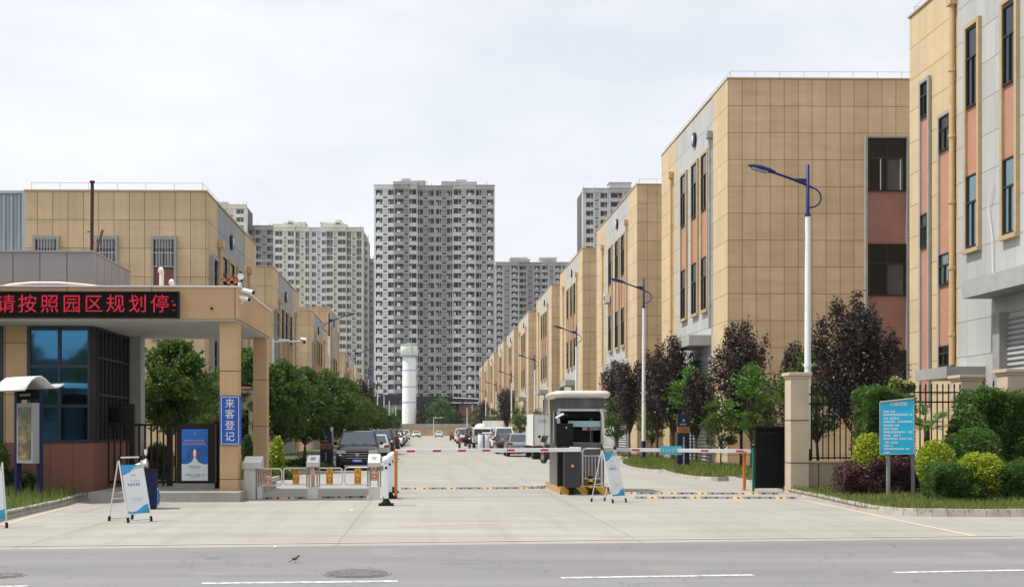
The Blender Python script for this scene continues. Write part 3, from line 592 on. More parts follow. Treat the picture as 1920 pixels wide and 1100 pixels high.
# ================================================================ TOWERS
def tower(label, px0, px1, ytop, D, fh, cols, bays, crown, depthm=16, gm='glass_tower', proud=.55, side=None, group='unfinished apartment towers', ybase=806, ncopy=100, jitter=.35):
    if gm == 'glass_tower': cols = [(a_-.003, c_+.003, k_) if k_ != 'ac' else (a_, c_, k_) for a_, c_, k_ in cols]
    x0, x1 = AX(px0, D), AX(px1, D); W = x1-x0; H = AZ(ytop, D); nf = int((H-1.2)/fh); zt = H-1.4
    root = empty('apartment_tower', label, 'apartment tower', ((x0+x1)/2, D+depthm/2, 0), group=group)
    core = MB().box(x0+.1, x1-.1, D+2.4, D+depthm, 0, H-.4).build('core_wall', M['core'], root)
    mats = [M[k] for k in ('tw_pale','tw_grey','tw_mid','tw_dark','tw_cream','tw_white')]
    for (f0, f1, mi, off) in bays:
        mb = MB().mat(mi); a, c = x0+f0*W, x0+f1*W; y0 = D+off
        cs = sorted([(x0+q[0]*W, x0+q[1]*W, q[2]) for q in cols if f0-1e-4 <= q[0]+.004 < f1]); edges = [a]
        # piers between openings, full height
        u = a
        for (p, q, k) in cs + [(c, c, 'end')]:
            if p > u+.01: mb.box(u, p, y0, y0+proud+2.6, 0, zt)
            u = max(u, q)
        for (p, q, k) in cs:
            for n in range(nf+1):
                zb = zt - n*fh
                if k == 'ac':
                    mb.box(p, q, y0+.12, y0+.22, zb-fh*.16, zb); mb.box(p, q, y0+.0, y0+.6, zb-fh*.2, zb-fh*.16)
                    mb.box(p, q, y0+.05, y0+.12, zb-fh*.58, zb-fh*.52)
                    mb.box(p+.0, q, y0+.42, y0+.5, zb-fh*.84, zb-fh*.2)
                else:
                    if k == 'gd' and n < 3: mb.mat(3)
                    mb.box(p, q, y0+.04, y0+proud+2.6, zb-fh*.999, zb-fh*.67); mb.mat(mi); mb.box(p, q, y0+.04, y0+proud+.3, zb-fh*.1, zb)
                if zb - fh*2 < 0: break
        mb.box(a, c, y0-.25, D+2, zt, zt+.45); mb.box(a+.1, c-.1, y0-.08, D+1.8, zt+.45, H-.15); mb.box(a-.1, c+.1, y0-.35, D+2.1, H-.15, H+.1)
        mb.build('wall_bay', mats[0:], root, fix=False)
    for (f0, f1, dz, dd) in crown:
        a, c = x0+f0*W, x0+f1*W
        if dd: MB().box(a, c, D+5, D+12, H-.5, H+dz-.2).box(a-.25, c+.25, D+4.8, D+12.2, H+dz-.2, H+dz).build('roof_house', M['tw_pale'] if gm != 'glass_tower2' else M['tw_cream'], root)
        else: MB().box(a, c, D-.35, D+4, H+.1, H+dz-.3).box(a-.3, c+.3, D-.6, D+4.2, H+dz-.3, H+dz).build('parapet', M['tw_pale'] if gm != 'glass_tower2' else M['tw_cream'], root)
    for q in range(7): x = x0 + W*random.random(); MB().tube([(x,D+1.5,H),(x,D+1.5,H+random.uniform(.8,1.8))], .07, 4).build('roof_rod', M['greypipe'], root)
    # windows
    wins = []
    for (p, q, k) in cols:
        if k == 'ac': continue
        off = [b_[3] for b_ in bays if b_[0]-1e-4 <= p+.004 < b_[1]][0]
        for n in range(nf): 
            zc = zt - n*fh
            if zc - fh*.64 < .5: break
            wins.append((x0+p*W, x0+q*W, zc-fh*.67, zc-fh*.1, D+off+proud-.12, k, n))
    wins.sort(key=lambda w_: w_[6])
    protos = {}; bulk = MB()
    def wmesh(mb, X0, X1, Z0, Z1, Y, k, v):
        w_ = X1-X0; h_ = Z1-Z0; hs = Z0+h_*.3 if k != 'f' else Z0
        mb.mat(0).box(X0,X1,Y,Y+.1,Z0,Z1)
        if gm == 'glass_tower2':
            mb.mat(1); bt = .055
            for uu in (X0+w_*.6,): mb.box(uu-bt,uu+bt,Y-.06,Y-.001,Z0,Z1)
            mb.box(X0,X1,Y-.06,Y-.001,Z0,Z0+.07)
        else:
            mb.mat(1); bt = .05; uu = X0 + w_*(.66 if k in ('a','h') else .34)
            mb.box(uu-bt,uu+bt,Y-.06,Y-.001,Z0,Z1)
            if k != 'h': mb.box(X0 if k == 'b' else uu, uu if k == 'b' else X1, Y-.055,Y-.001,Z0+h_*.3-bt,Z0+h_*.3+bt)
            else: mb.box(uu,X1-.1,Y-.055,Y-.001,Z0+h_*.3-bt,Z0+h_*.3+bt)
            if v and k in ('h','w'): mb.mat(2).box(X0+w_*.22,X0+w_*(.56 if k == 'h' else .6),Y-.05,Y-.001,Z0,Z0+h_*(.42 if v == 1 else .62))
            elif v == 2: mb.mat(2).box(X0+w_*.1,X0+w_*.28,Y-.05,Y-.001,Z0+h_*.1,Z0+h_*.6)
    wm = [M[gm], M['tw_white'], M['sky_patch']]
    for i, (a, c, z0, z1, Y, k, n) in enumerate(wins):
        v = 0
        if k in ('h','w'): v = 1 if n < nf*.45 else 2
        elif random.random() < jitter*(.3 if n < 8 else .8): v = 2
        if i < ncopy:
            key = (k, round(c-a, 2), v, round(z1-z0, 2))
            if key not in protos:
                mb = MB(); wmesh(mb, 0, c-a, 0, z1-z0, 0, k, v); o = mb.build('window', wm, root, world=False); protos[key] = o
            else: o = protos[key].copy(); sc.collection.objects.link(o); o.parent = root
            o.location = Vector((a, Y, z0)) - wpos(root)
        else: wmesh(bulk, a, c, z0, z1, Y, k, v)
    if bulk.v: tag(bulk.build('lower_windows', wm, root, fix=False), kind='stuff')
    return root, x0, x1, H
M['core'] = pmat('bare_core', (.1,.1,.105), .9, var=.1, scale=.3)
def twm(n, c): return pmat(n, c, .9, var=.14, scale=.35, detail=8, stretch=(1,1,.4))
M['tw_pale'] = twm('pale_grey_render', (.52,.52,.51)); M['tw_grey'] = twm('grey_render', (.34,.34,.345)); M['tw_mid'] = twm('mid_grey_render', (.43,.43,.43))
M['tw_dark'] = twm('dark_grey_render', (.24,.24,.25)); M['tw_cream'] = twm('cream_render_tower', (.74,.725,.64)); M['tw_white'] = pmat('off_white_render', (.72,.72,.72), .85, var=.06, scale=.4)
M['sky_patch'] = pmat('painted_sky_patch', (.8,.8,.8), .9, var=.05, scale=.3)  # pale patches painted in as sky light showing through the open windows
f = lambda a, c, k: ((a-240)/890, (c-240)/890, k)
tower('tall unfinished grey apartment tower in the centre behind the white water tower', 701.5, 927.5, 347, 390, 3.215,
      [f(255,298,'h'),f(307,336,'ac'),f(345,383,'a'),f(397,455,'w'),f(463,492,'ac'),f(500,550,'b'),f(563,597,'b'),f(604,635,'ac'),f(643,678,'b'),f(699,733,'a'),f(743,773,'ac'),f(780,813,'a'),f(828,880,'a'),f(886,915,'ac'),f(922,978,'w'),f(994,1030,'a'),f(1037,1066,'ac'),f(1075,1117,'h')],
      [(0,145/890,5,.0),(145/890,260/890,1,-.6),(260/890,320/890,0,-.6),(320/890,445/890,1,1.2),(445/890,580/890,1,1.2),(580/890,750/890,0,-.6),(750/890,1,2,0)],
      [(145/890,318/890,1.1,0),(580/890,752/890,1.1,0),(195/890,375/890,2.6,1),(205/890,262/890,3.3,1),(505/890,690/890,2.4,1),(610/890,680/890,3.0,1)], jitter=.5)
f = lambda a, c, k: ((a-310)/710, (c-310)/710, k)
tower('cream apartment tower with blue-grey windows left of the tall grey tower', 513, 681.5, 427, 430, 3.07,
      [f(322,380,'g'),f(391,412,'ac'),f(422,470,'g'),f(485,515,'gd'),f(525,548,'ac'),f(560,590,'gd'),f(612,643,'g'),f(655,677,'ac'),f(690,720,'g'),f(728,778,'gd'),f(787,810,'ac'),f(818,880,'g'),f(888,922,'gd'),f(932,957,'ac'),f(966,1003,'gd')],
      [(0,170/710,4,-.6),(170/710,290/710,4,0),(290/710,412/710,5,.6),(412/710,575/710,4,-.6),(575/710,1,4,0)],
      [(0,170/710,1.2,0),(575/710*.72,575/710,1.2,0),(70/710,240/710,2.9,1),(100/710,140/710,3.6,1),(360/710,535/710,2.9,1),(480/710,520/710,3.8,1)], gm='glass_tower2', group='finished cream apartment towers')
tower('narrow cream apartment wing set back at the right end of the cream tower', 682.5, 690.5, 446, 434, 3.07, [(.25,.8,'g')], [(0,1,4,0)], [], depthm=14, gm='glass_tower2', group='finished cream apartment towers')
tower('slim dark apartment slab glimpsed in the gap between the cream and grey towers', 691.5, 700.5, 486, 470, 3.07, [(.3,.75,'h')], [(0,1,1,0)], [], depthm=14)
tower('grey unfinished apartment tower behind the low tan block, joined left of the cream tower', 466, 512, 424, 432, 3.07,
      [(.02,.2,'a'),(.28,.5,'a'),(.55,.72,'ac'),(.76,.98,'a')], [(0,.25,3,.3),(.25,1,1,0)], [], depthm=14)
tower('grey unfinished apartment block between the tall tower and the right row of factories', 929, 1068, 491, 520, 2.95,
      [(.02,.09,'h'),(.12,.19,'ac'),(.22,.3,'h'),(.33,.41,'a'),(.44,.5,'ac'),(.53,.6,'w'),(.63,.7,'a'),(.73,.78,'ac'),(.81,.88,'h'),(.91,.98,'a')],
      [(0,.32,2,0),(.32,.62,1,.8),(.62,1,2,0)], [(.2,.46,1.4,0),(.22,.44,3.0,1),(.62,.8,1.4,0),(.62,.84,3.,1)])
tower('pale grey unfinished apartment tower behind the second tan factory on the right', 1093, 1238, 352, 392, 3.1,
      [(.045,.13,'a'),(.16,.2,'ac'),(.23,.31,'a'),(.36,.5,'a'),(.54,.62,'ac'),(.66,.78,'a'),(.82,.95,'a')], [(0,.34,0,0),(.34,1,2,-.6)], [(.34,.62,2.1,0),(.4,.6,3.2,1),(.75,1.,2.2,1)])
tower('cream apartment tower top showing over the left tan block, farthest left of the towers', 398, 462, 385, 425, 3.07,
      [(.05,.2,'g'),(.27,.42,'g'),(.5,.62,'ac'),(.7,.92,'g')], [(0,1,4,0)], [(.05,.35,2.,1)], gm='glass_tower2', group='finished cream apartment towers')
# water tower
D = 345; x = AX(767.3, D); root = empty('water_tower', 'white cylindrical water tower with blue rings beyond the end wall', 'water tower', (x, D, 0))
s_ = D/F; z = lambda py: AZ(py, D)
wmat = pmat('whitewashed_concrete', (.88,.88,.86), .8, var=.05, scale=.3, stretch=(1,1,.2))
MB().lathe(x, D, [(0, 13.7*s_), (z(668), 12.6*s_)], 28).build('shaft', wmat, root)
MB().lathe(x, D, [(z(668), 12.8*s_), (z(666.5), 16.6*s_), (z(648.5), 16.3*s_)], 28).build('tank', wmat, root)
MB().lathe(x, D, [(z(648.5), 17*s_), (z(647), 17*s_), (z(643.5), 4*s_), (z(642.8), 1*s_)], 28).build('roof_cap', pmat('blue_grey_cap', (.2,.27,.29), .7), root)
mb = MB(); bb = pmat('faded_blue_band', (.13,.27,.42), .7)
for py, r in ((668,17),(694.5,13.1),(725,13.4),(754,13.7)): mb.lathe(x, D, [(z(py+.6), r*s_), (z(py-.6), r*s_)], 28)
mb.build('blue_bands', bb, root)
MB().tube([(x+6*s_, D-16.2*s_, z(664)), (x+6*s_, D-16.2*s_, z(650))], .12, 6).build('ladder', M['greypipe'], root)
# end wall
root = empty('boundary_wall', 'tan wall with a grey concrete top closing the far end of the street', 'wall', (0, 331, 0))
xa, xb = AX(640, 330), AX(905, 330)
MB().box(-22, 18, 330, 330.4, 0, AZ(801.5,330)).build('painted_wall', M['wallfar'], root)
MB().box(-22, 18, 329.9, 330.5, AZ(801.5,330), AZ(794,330)).build('concrete_top', M['concrete_raw'], root)
# low buildings beyond
root = empty('brick_building', 'red brick shed with a dark netted roof beyond the right end of the end wall', 'building', (14, 352, 0))
xa, xb = AX(861,350), AX(930,350); MB().box(xa, xb, 350, 358, 0, AZ(757,350)).build('brick_wall', M['brick'], root)
dn = pmat('dark_site_netting', (.02,.022,.035), .9, var=.6, scale=.7)
MB().box(xa-3, xb, 348.5, 359, AZ(757,350), AZ(752,350)).box(xa-1.5, xb, 349, 359, AZ(752,350), AZ(744,350)).build('roof_netting', dn, root)
MB().tube([(xa-3, 348.3, AZ(755,350)), (xb, 348.3, AZ(755.5,350))], .12, 5).tube([(xa-2,348.3,AZ(745.5,350)),(xb-4,348.3,AZ(748,350))], .12, 5).build('scaffold_rail', M['white'], root)
root = empty('site_building', 'low dark netted site building behind the trees at the foot of the grey tower', 'building', (0, 366, 0))
xa, xb = AX(700,362), AX(860,362); MB().box(xa, xb, 362, 372, 0, AZ(765,362)).build('wall', M['concrete_raw'], root)
MB().box(xa-1, xb+1, 361, 373, AZ(765,362), AZ(743,362)).build('roof_netting', dn, root)
root = empty('site_shed', 'grey rendered shed with a dark doorway left of the water tower', 'building', (-12, 352, 0))
xa, xb = AX(722,350), AX(753,350); MB().box(xa, xb, 350, 356, 0, AZ(758,350)).build('wall', M['concrete_raw'], root)
MB().box(AX(742,350), AX(752,350), 349.95, 350, .5, AZ(768,350)).build('doorway', M['interior'], root)
MB().box(xa-1, xb, 349.5, 357, AZ(758,350), AZ(740,350)).build('roof_netting', dn, root)
def pbox(mb, pa, pb, pt, pbm, Y0, th, z0=None, z1=None):
    return mb.box(AX(pa,Y0), AX(pb,Y0), Y0, Y0+th, AZ(pbm,Y0) if z0 is None else z0, AZ(pt,Y0) if z1 is None else z1)
# ================================================================ GATEHOUSE
root = empty('gatehouse', 'tan gatehouse with deep canopy on two square columns, blue glass and red-brown base', 'gatehouse', (-10, 29, 0))
XE = AX(448, 27); XW = -22
MB().box(XW, XE, 27, 32.5, 4.37, 5.13).build('canopy_fascia', M['tan_gate'], root)
MB().box(XW, XE-.06, 27.06, 32.44, 4.325, 4.368).build('soffit', M['soffit'], root)
MB().box(XW, XE+.03, 26.97, 27.12, 5.132, 5.165).box(XE-.12, XE+.03, 27.121, 32.53, 5.132, 5.165).build('roof_edge', M['white'], root)
for pa, pb_, Y in ((412,446,27.22),(474.5,500,31.95)):
    MB().box(AX(pa,Y), AX(pb_,Y), Y, Y+.46, 0, 4.32).build('column', M['tan_col'], root)
gx = AX(177, 28.4)
MB().box(XW, gx, 28.4, 31.6, .1, 1.39).build('base_panels', M['brown_panel'], root)
for k in range(7):
    pass
MB().box(AX(7,28.4), AX(51,28.4), 28.38, 28.9, 1.391, 4.32).build('pier', M['tan_gate'], root)
# glazed front: dark frame grid and blue panes
fr = (Vector((0, 28.42, 0)), UX, Vector((0,-1,0)))
def grid(u0, u1, cols, z0, z1, rows, name='glazed_front', gm='glass_blue', fr=fr, w_=.07):
    mb = MB(); H_ = [z0] + rows + [z1]; V_ = [u0] + cols + [u1]
    for q in V_: mb.fbox(fr, q-w_/2, q+w_/2, z0-w_/2, z1+w_/2, 0, .075)
    for q in H_: mb.fbox(fr, u0, u1, q-w_/2, q+w_/2, 0, .07)
    o = mb.build(name, M['winframe'] if gm != 'glass_blue' else M['blueframe'], root)
    for a, c in zip(V_, V_[1:]):
        for e, g_ in zip(H_, H_[1:]): MB().fbox(fr, a+w_/2, c-w_/2, e+w_/2, g_-w_/2, 0, .02).build('pane', M[gm], o)
M['blueframe'] = pmat('dark_blue_grey_frame', (.022,.028,.042), .45, var=.05)
zz = lambda py: AZ(py, 28.4); ux = lambda px: AX(px, 28.4)
grid(ux(55), ux(168), [ux(112)], 1.43, 4.28, [zz(761), zz(687)])
grid(XW, ux(4), [ux(-60), ux(-120)], 1.43, 4.28, [zz(761), zz(687)])
MB().box(ux(170), gx, 28.38, 28.6, 1.391, 4.32).build('corner_post', M['winframe'], root)
MB().box(XW, gx-.1, 31.3, 31.6, 1.391, 4.32).build('rear_wall', M['interior'], root)
MB().box(XW, gx-.1, 28.5, 31.3, 1.391, 1.43).build('floor_slab', M['interior'], root)
fr3 = (Vector((gx-.02, 28.62, 0)), UY, Vector((1,0,0)))
grid(0, 2.9, [.36*k for k in range(1,8)], 1.43, 4.28, [2.6, 3.55], 'glazed_side', 'glass_side' if 'glass_side' in M else 'glass_dark', fr3, .05)
MB().box(gx-.4, AX(265,31.7), 31.62, 32.1, 0, 4.32).build('rear_column', M['concrete_slab'], root)
MB().box(XW, AX(175,28.2), 28.2, 31.7, 5.13, 6.15).build('roof_block', M['grey_gate'], root)
MB().box(XW, AX(176.5,28.2), 28.15, 31.75, 6.151, 6.19).build('block_coping', M['greyframe'], root)
# arc of white pipe over the fascia
pts = [A(px, py, 27.6) for px, py in ((-60,545),(0,537.5),(25,533),(60,530),(110,530),(150,533),(205,539))]
MB().tube(pts, .03, 6).build('curved_rail', M['white'], root)
for px, top in ((303,511),(323,533)):
    p = A(px, 545, 29.5); zt = AZ(top, 29.5)
    MB().tube([(p.x,29.5,5.1),(p.x,29.5,zt)], .06, 8).tube([(p.x,29.5,zt-.02),(p.x,29.42,zt+.05),(p.x,29.36,zt+.0)], .07, 8).build('vent_pipe', M['white'], root)
p = A(397, 578, 26.98); MB().disc((p.x, 26.98, p.z), (0,1,0), .03, .05, 10).build('drain_hole', M['black'], root)
MB().box(AX(165,26.6), AX(450,26.6), 26.6, 33, -.02, .235).build('entrance_step', M['concrete_raw'], root, bevel=.015)
# LED board
root = empty('led_sign', 'long black LED display board with red Chinese characters fixed along the gatehouse fascia', 'LED sign', (AX(160,26.9), 26.9, 4.5))
Y = 26.86; pb0 = MB(); pbox(pb0, -70, 333.5, 548.5, 595.5, Y, .12); pb0.build('display_panel', pmat('led_panel_black', (.005,.004,.005), .6, var=.3, scale=30, spec=.1), root)
mb = MB(); pbox(mb,-70,334.5,547.3,549,Y-.015,.13); pbox(mb,-70,334.5,594.8,596.6,Y-.015,.13); pbox(mb,332.3,335,547,597,Y-.02,.13); mb.build('panel_frame', M['black'], root)
m, t, b = newmat('red_led_dots'); tcx = nd(t, 'ShaderNodeNewGeometry'); sp = nd(t, 'ShaderNodeSeparateXYZ'); t.links.new(tcx.outputs['Position'], sp.inputs[0])
dd = [mth(t, 'POWER', mth(t, 'SUBTRACT', mth(t, 'FRACT', mth(t, 'MULTIPLY', sp.outputs[i], 38)), .5), 2) for i in (0, 2)]
on = mth(t, 'LESS_THAN', mth(t, 'ADD', *dd), .115); b.inputs['Base Color'].default_value = (.05,.0,.005,1)
b.inputs['Emission Color'].default_value = (1,.008,.045,1); t.links.new(mth(t, 'MULTIPLY', on, .95), b.inputs['Emission Strength']); M['led'] = m
for ch, px in zip('请按照园区规划停', (11,51.5,93,134.5,175.5,216.5,258.5,300)):
    p = A(px, 571.5, Y-.004); text(ch, .46, M['led'], root, (p.x, Y-.006, p.z), name='led_character')
p = A(327.5, 571.5, Y); MB().box(p.x-.04,p.x+.02,Y-.01,Y-.004,p.z-.02,p.z+.02).box(p.x-.07,p.x-.03,Y-.01,Y-.004,p.z+.08,p.z+.1).box(p.x-.05,p.x,Y-.01,Y-.004,p.z-.14,p.z-.12).build('led_character', M['led'], root)
# rusty pole on the roof
root = empty('rusty_pole', 'tall rusty iron pole with a slanted brace on the gatehouse roof', 'pole', (AX(172,29.2), 29.2, 6.19))
a = A(172,474,29.2); top = A(173,343,29.2)
MB().tube([(a.x,29.2,6.19),(top.x,29.2,top.z)], .045, 8).tube([(top.x,29.2,top.z),(top.x,29.2,top.z+.05)], .07, 8).build('pole', M['rust'], root)
q = A(164,435,29.2); MB().tube([(q.x,29.2,q.z),(q.x+.1,29.2,q.z+.02),(q.x+.15,29.2,q.z-.3)], .02, 6).build('hook', M['rust'], root)
a, q = A(178,473,29.0), A(192.5,431,29.0); MB().tube([(a.x,29.0,6.19),(q.x,29.0,q.z)], .035, 6).build('brace', pmat('weathered_wood', (.12,.09,.07), .9, var=.3), root)
# things on the canopy corner
root = empty('broken_lantern', 'broken terracotta lattice piece lying on the canopy corner', 'lantern', (AX(430,27.6), 27.6, 5.165))
c = A(431, 528, 27.6); mb = MB()
for i in range(5):
    for j in range(4):
        if (i+j) % 2: mb.obox((c.x-.18+i*.085, 27.6, 5.2+j*.075+i*.012), (1,0,.15),(0,1,0),(-.15,0,1),.04,.15,.034)
mb.build('lattice', pmat('terracotta', (.35,.16,.08), .8, var=.3, scale=6), root)
MB().obox((c.x, 27.7, 5.27), (1,0,.12),(0,1,0),(-.12,0,1),.19,.02,.1).build('frame', M['interior'], root)
def camera_unit(label, px, py, Y, mount, flip=1):
    root = empty('security_camera', label, 'security camera', A(px, py, Y)); c = A(px, py, Y)
    MB().tube([c+Vector((-.12*flip,.03,.03)), c+Vector((.12*flip,-.03,-.03))], .055, 10).build('housing', M['white'], root)
    MB().tube([c+Vector((.12*flip,-.03,-.03)), c+Vector((.15*flip,-.04,-.037))], .045, 10).build('lens', M['black'], root)
    MB().tube([c+Vector((-.03*flip,.02,-.03)), c+Vector((-.03*flip,.03,-.09)), mount], .022, 6).build('bracket', M['white'], root)
camera_unit('white bullet camera on top of the canopy corner pointing right', 465, 546, 27.0, Vector((XE-.02, 27.1, 5.1)))
camera_unit('white floodlight camera under the other one on the canopy side', 457, 559, 27.05, Vector((XE, 27.15, 4.75)))
c = A(450, 530, 27.4); root = empty('loudspeaker', 'pale grey horn loudspeaker on the canopy corner', 'loudspeaker', (c.x, 27.4, 5.16))
MB().lathe(c.x, 27.4, [(5.165,.05),(5.3,.05)], 10).tube([(c.x-.02,27.4,5.38),(c.x+.02,27.32,5.4),(c.x+.05,27.2,5.42)],[.03,.05,.08],12).build('horn', M['steel_white'], root)
# sign plate on the column
root = empty('visitor_sign', 'blue vertical plate with white Chinese characters on the front gatehouse column', 'sign', A(431, 788, 27.2))
mb = MB(); pbox(mb, 412.5, 452, 742, 833.5, 27.16, .05); mb.build('plate', M['sign_blue'], root)
mb = MB(); Yv = 27.15
for a in ((414.5,448,744,745),(414.5,448,831,832),(414.5,415.5,745,831),(447,448,745,831)): pbox(mb, a[0], a[1], a[2], a[3], Yv, .008)
mb.build('border', M['white'], root)
for ch, py in zip('来客登记', (757,777,798,819)):
    p = A(431, py, 27.15); text(ch, .245, M['white'], root, (p.x, 27.145, p.z))
# fence and wicket gate under the canopy
root = empty('iron_fence', 'dark iron fence with a wicket gate under the gatehouse canopy', 'fence', (AX(250,29.6), 29.6, .235))
Yf = 29.6; z = lambda py: AZ(py, Yf); mb = MB(); x0, x1 = AX(180,Yf), AX(329,Yf)
mb.box(x0,x1,Yf,Yf+.05,z(798),z(794)).box(x0,x1,Yf,Yf+.05,z(905),z(900)); n = 13
for i in range(n+1): xx = x0+(x1-x0)*i/n; mb.box(xx-.022,xx+.022,Yf+.006,Yf+.044,.24,z(798))
mb.build('bars', M['darkbrown'], root)
mb = MB()
for px in (190, 247, 318): a = AX(px,Yf); mb.box(a-.07,a+.07,Yf-.04,Yf+.1,.236,z(757) if px < 300 else z(793))
a, c = AX(190,Yf), AX(247,Yf); mb.box(a,c,Yf-.03,Yf+.09,z(762),z(757)).box(a,c,Yf-.03,Yf+.09,z(800),z(794)); mb.build('gate_frame', M['darkbrown'], root)
MB().box(a+.08,c-.08,Yf-.0,Yf+.03,z(793),z(763)).build('gate_glass', M['glass_dark'], root)
root = empty('iron_fence', 'short dark iron fence panel beside the front gatehouse column', 'fence', (AX(407,29.3), 29.3, .235))
MB().box(AX(403,28.3),AX(412,28.3),28.3,28.4,.236,AZ(784,28.3)).build('post', M['darkbrown'], root)
mb = MB()
for k in range(3): q = A(397+k*5.5, 787, 28.2); mb.disc((q.x,28.2,q.z),(0,1,0),.03,.03,10)
mb.build('red_lamp', pmat('dull_red_lamp', (.2,.02,.02), .4, var=0), root)
# light box poster
root = empty('poster_box', 'dark framed advertising box with blue rocket poster under the canopy', 'poster box', (AX(369,28), 28, .235))
Yp = 27.9; mb = MB(); z = lambda py: AZ(py, Yp)
pbox(mb, 331, 403, 794, 905, Yp, .22); mb.build('cabinet', M['darkbrown'], root, bevel=.03)
MB().box(AX(324,Yp),AX(400,Yp),Yp+.02,Yp+.2,.236,z(905)-.001).build('plinth', M['concrete_raw'], root)
px0, px1 = AX(341,Yp), AX(390,Yp); pm = (px0+px1)/2
MB().box(px0,px1,Yp-.02,Yp-.001,z(900),z(804)).build('poster', pmat('poster_blue', (.01,.13,.48), .4, var=.5, scale=1.6), root)
# white cloud of smoke at the poster's foot
mb = MB(); n = 20; vs = [(px0, Yp-.024, z(900))]; 
for i in range(n+1):
    u = i/n; dz = math.exp(-((u-.5)/.07)**2)*9 + math.exp(-((u-.5)/.22)**2)*4 - 1.2*math.sin(u*9); vs.append((px0+(px1-px0)*u, Yp-.024, z(868.5-dz)))
vs.append((px1, Yp-.024, z(900))); mb.add(vs, [tuple(range(len(vs)))]); mb.build('poster_cloud', pmat('poster_white', (.68,.73,.75), .5, var=.03), root)
mb = MB(); c = (pm, Yp-.03, z(849)); mb.sphere(c, .045, 10, 8, (.9,.15,2.3)); mb.build('poster_rocket', M['white'], root)
mb = MB()
for s_ in (-1,1): mb.add([(pm+s_*.035,Yp-.03,z(852)),(pm+s_*.075,Yp-.03,z(858)),(pm+s_*.07,Yp-.03,z(848)),(pm+s_*.035,Yp-.03,z(843))],[(0,1,2,3)])
mb.build('rocket_fins', M['red'], root)
def glyph_rows(root, rows, Y, m, name='small_lettering', n_off=(0,-1,0)):
    """rows of tiny unreadable character marks: (x0, x1, z, h, gaps)"""
    mb = MB(); rnd = random.Random(3)
    for (x0, x1, zc, h, gaps) in rows:
        x = x0
        while x < x1 - h*.6:
            if rnd.random() < gaps: x += h*.8; continue
            for k in range(3): 
                q = zc + h*(k-1)*.38; w0, w1 = rnd.uniform(0,.25)*h, rnd.uniform(.55,.8)*h
                mb.box(x+w0, x+w1, Y-.003, Y, q-h*.07, q+h*.07)
            q = x+rnd.uniform(.25,.5)*h; mb.box(q-h*.06, q+h*.06, Y-.0035, Y, zc-h*.42, zc+h*.42); x += h*.95
    return mb.build(name, m, root, fix=False)
glyph_rows(root, [(px0+.05,px1-.05,z(825.5),.05,0),(px0+.03,px1-.03,z(831.5),.055,0)], Yp-.021, pmat('salmon_print', (.7,.35,.33), .5, var=0))
glyph_rows(root, [(px0+.16,px1-.16,z(873),.022,.0),(px0+.2,px1-.2,z(876),.022,.0),(px0+.08,px1-.08,z(889),.035,.08),(px0+.2,px1-.2,z(892.5),.02,0)], Yp-.027, pmat('grey_print', (.08,.1,.14), .5, var=0), 'footer_lettering')
mb = MB().disc((pm,Yp-.024,z(813)),(0,1,0),.02,.01,10); mb.build('poster_emblem', pmat('gold_print', (.4,.35,.1), .5, var=0), root)
# display case on blue posts in the left bed
c0 = Vector((AX(52,26.6), 26.6, 0)); a = R(-38)
root = empty('notice_board', 'display case with wavy white roof on two blue posts in the long grass', 'notice board', c0, a)
for s_ in (-1, 1): MB().box(-.47 if s_ < 0 else .2, -.35 if s_ < 0 else .32, -.06 if s_ < 0 else .1, .06 if s_ < 0 else .2, .1, 2.62).build('post', M['navy'], root, world=False)
MB().box(-.32,.34,-.09,.09,.92,2.34).build('case', pmat('grey_case_metal', (.3,.31,.33), .5, .3, var=.05), root, world=False, bevel=.01)
m, t, b = newmat('faded_olive_poster'); tcx = nd(t, 'ShaderNodeTexCoord'); nz = noise(t, tcx.outputs['Object'], 3.2, 5, .6)
t.links.new(mixc(t, mapr(t, nz, .45, .62), (.06,.05,.022), (.24,.19,.10)), b.inputs['Base Color']); b.inputs['Roughness'].default_value = .15
MB().box(-.25,.27,-.1,-.089,1.02,2.24).build('poster', m, root, world=False)
MB().box(-.30,.30,-.06,.06,2.42,2.66).build('header_panel', M['interior'], root, world=False)
mb = MB(); rnd = random.Random(5)
for k in range(7): mb.box(-.24+k*.065, -.19+k*.065, -.064, -.061, 2.5, 2.56)
mb.build('header_lettering', M['greyframe'], root, world=False)
mb = MB(); prof = [(-.46,-.08),(-.40,.02),(-.3,.15),(-.18,.23),(-.05,.25),(.08,.18),(.22,.05),(.34,.0),(.46,.03),(.56,.09)]; vs = []; 
for (v, h) in prof:
    for u in (-.62,.62):
        for q in (0, .035): vs.append((u, v, 2.68+h+q))
fs = []
for i in range(len(prof)-1):
    b0, b1 = i*4, i*4+4; fs += [(b0+1,b0+3,b1+3,b1+1),(b0,b1,b1+2,b0+2),(b0,b0+1,b1+1,b1),(b0+2,b1+2,b1+3,b0+3)]
fs += [(0,2,3,1), (len(vs)-4,len(vs)-3,len(vs)-1,len(vs)-2)]
mb.sm = True; mb.add(vs, fs); mb.build('wavy_roof', M['white'], root, world=False)
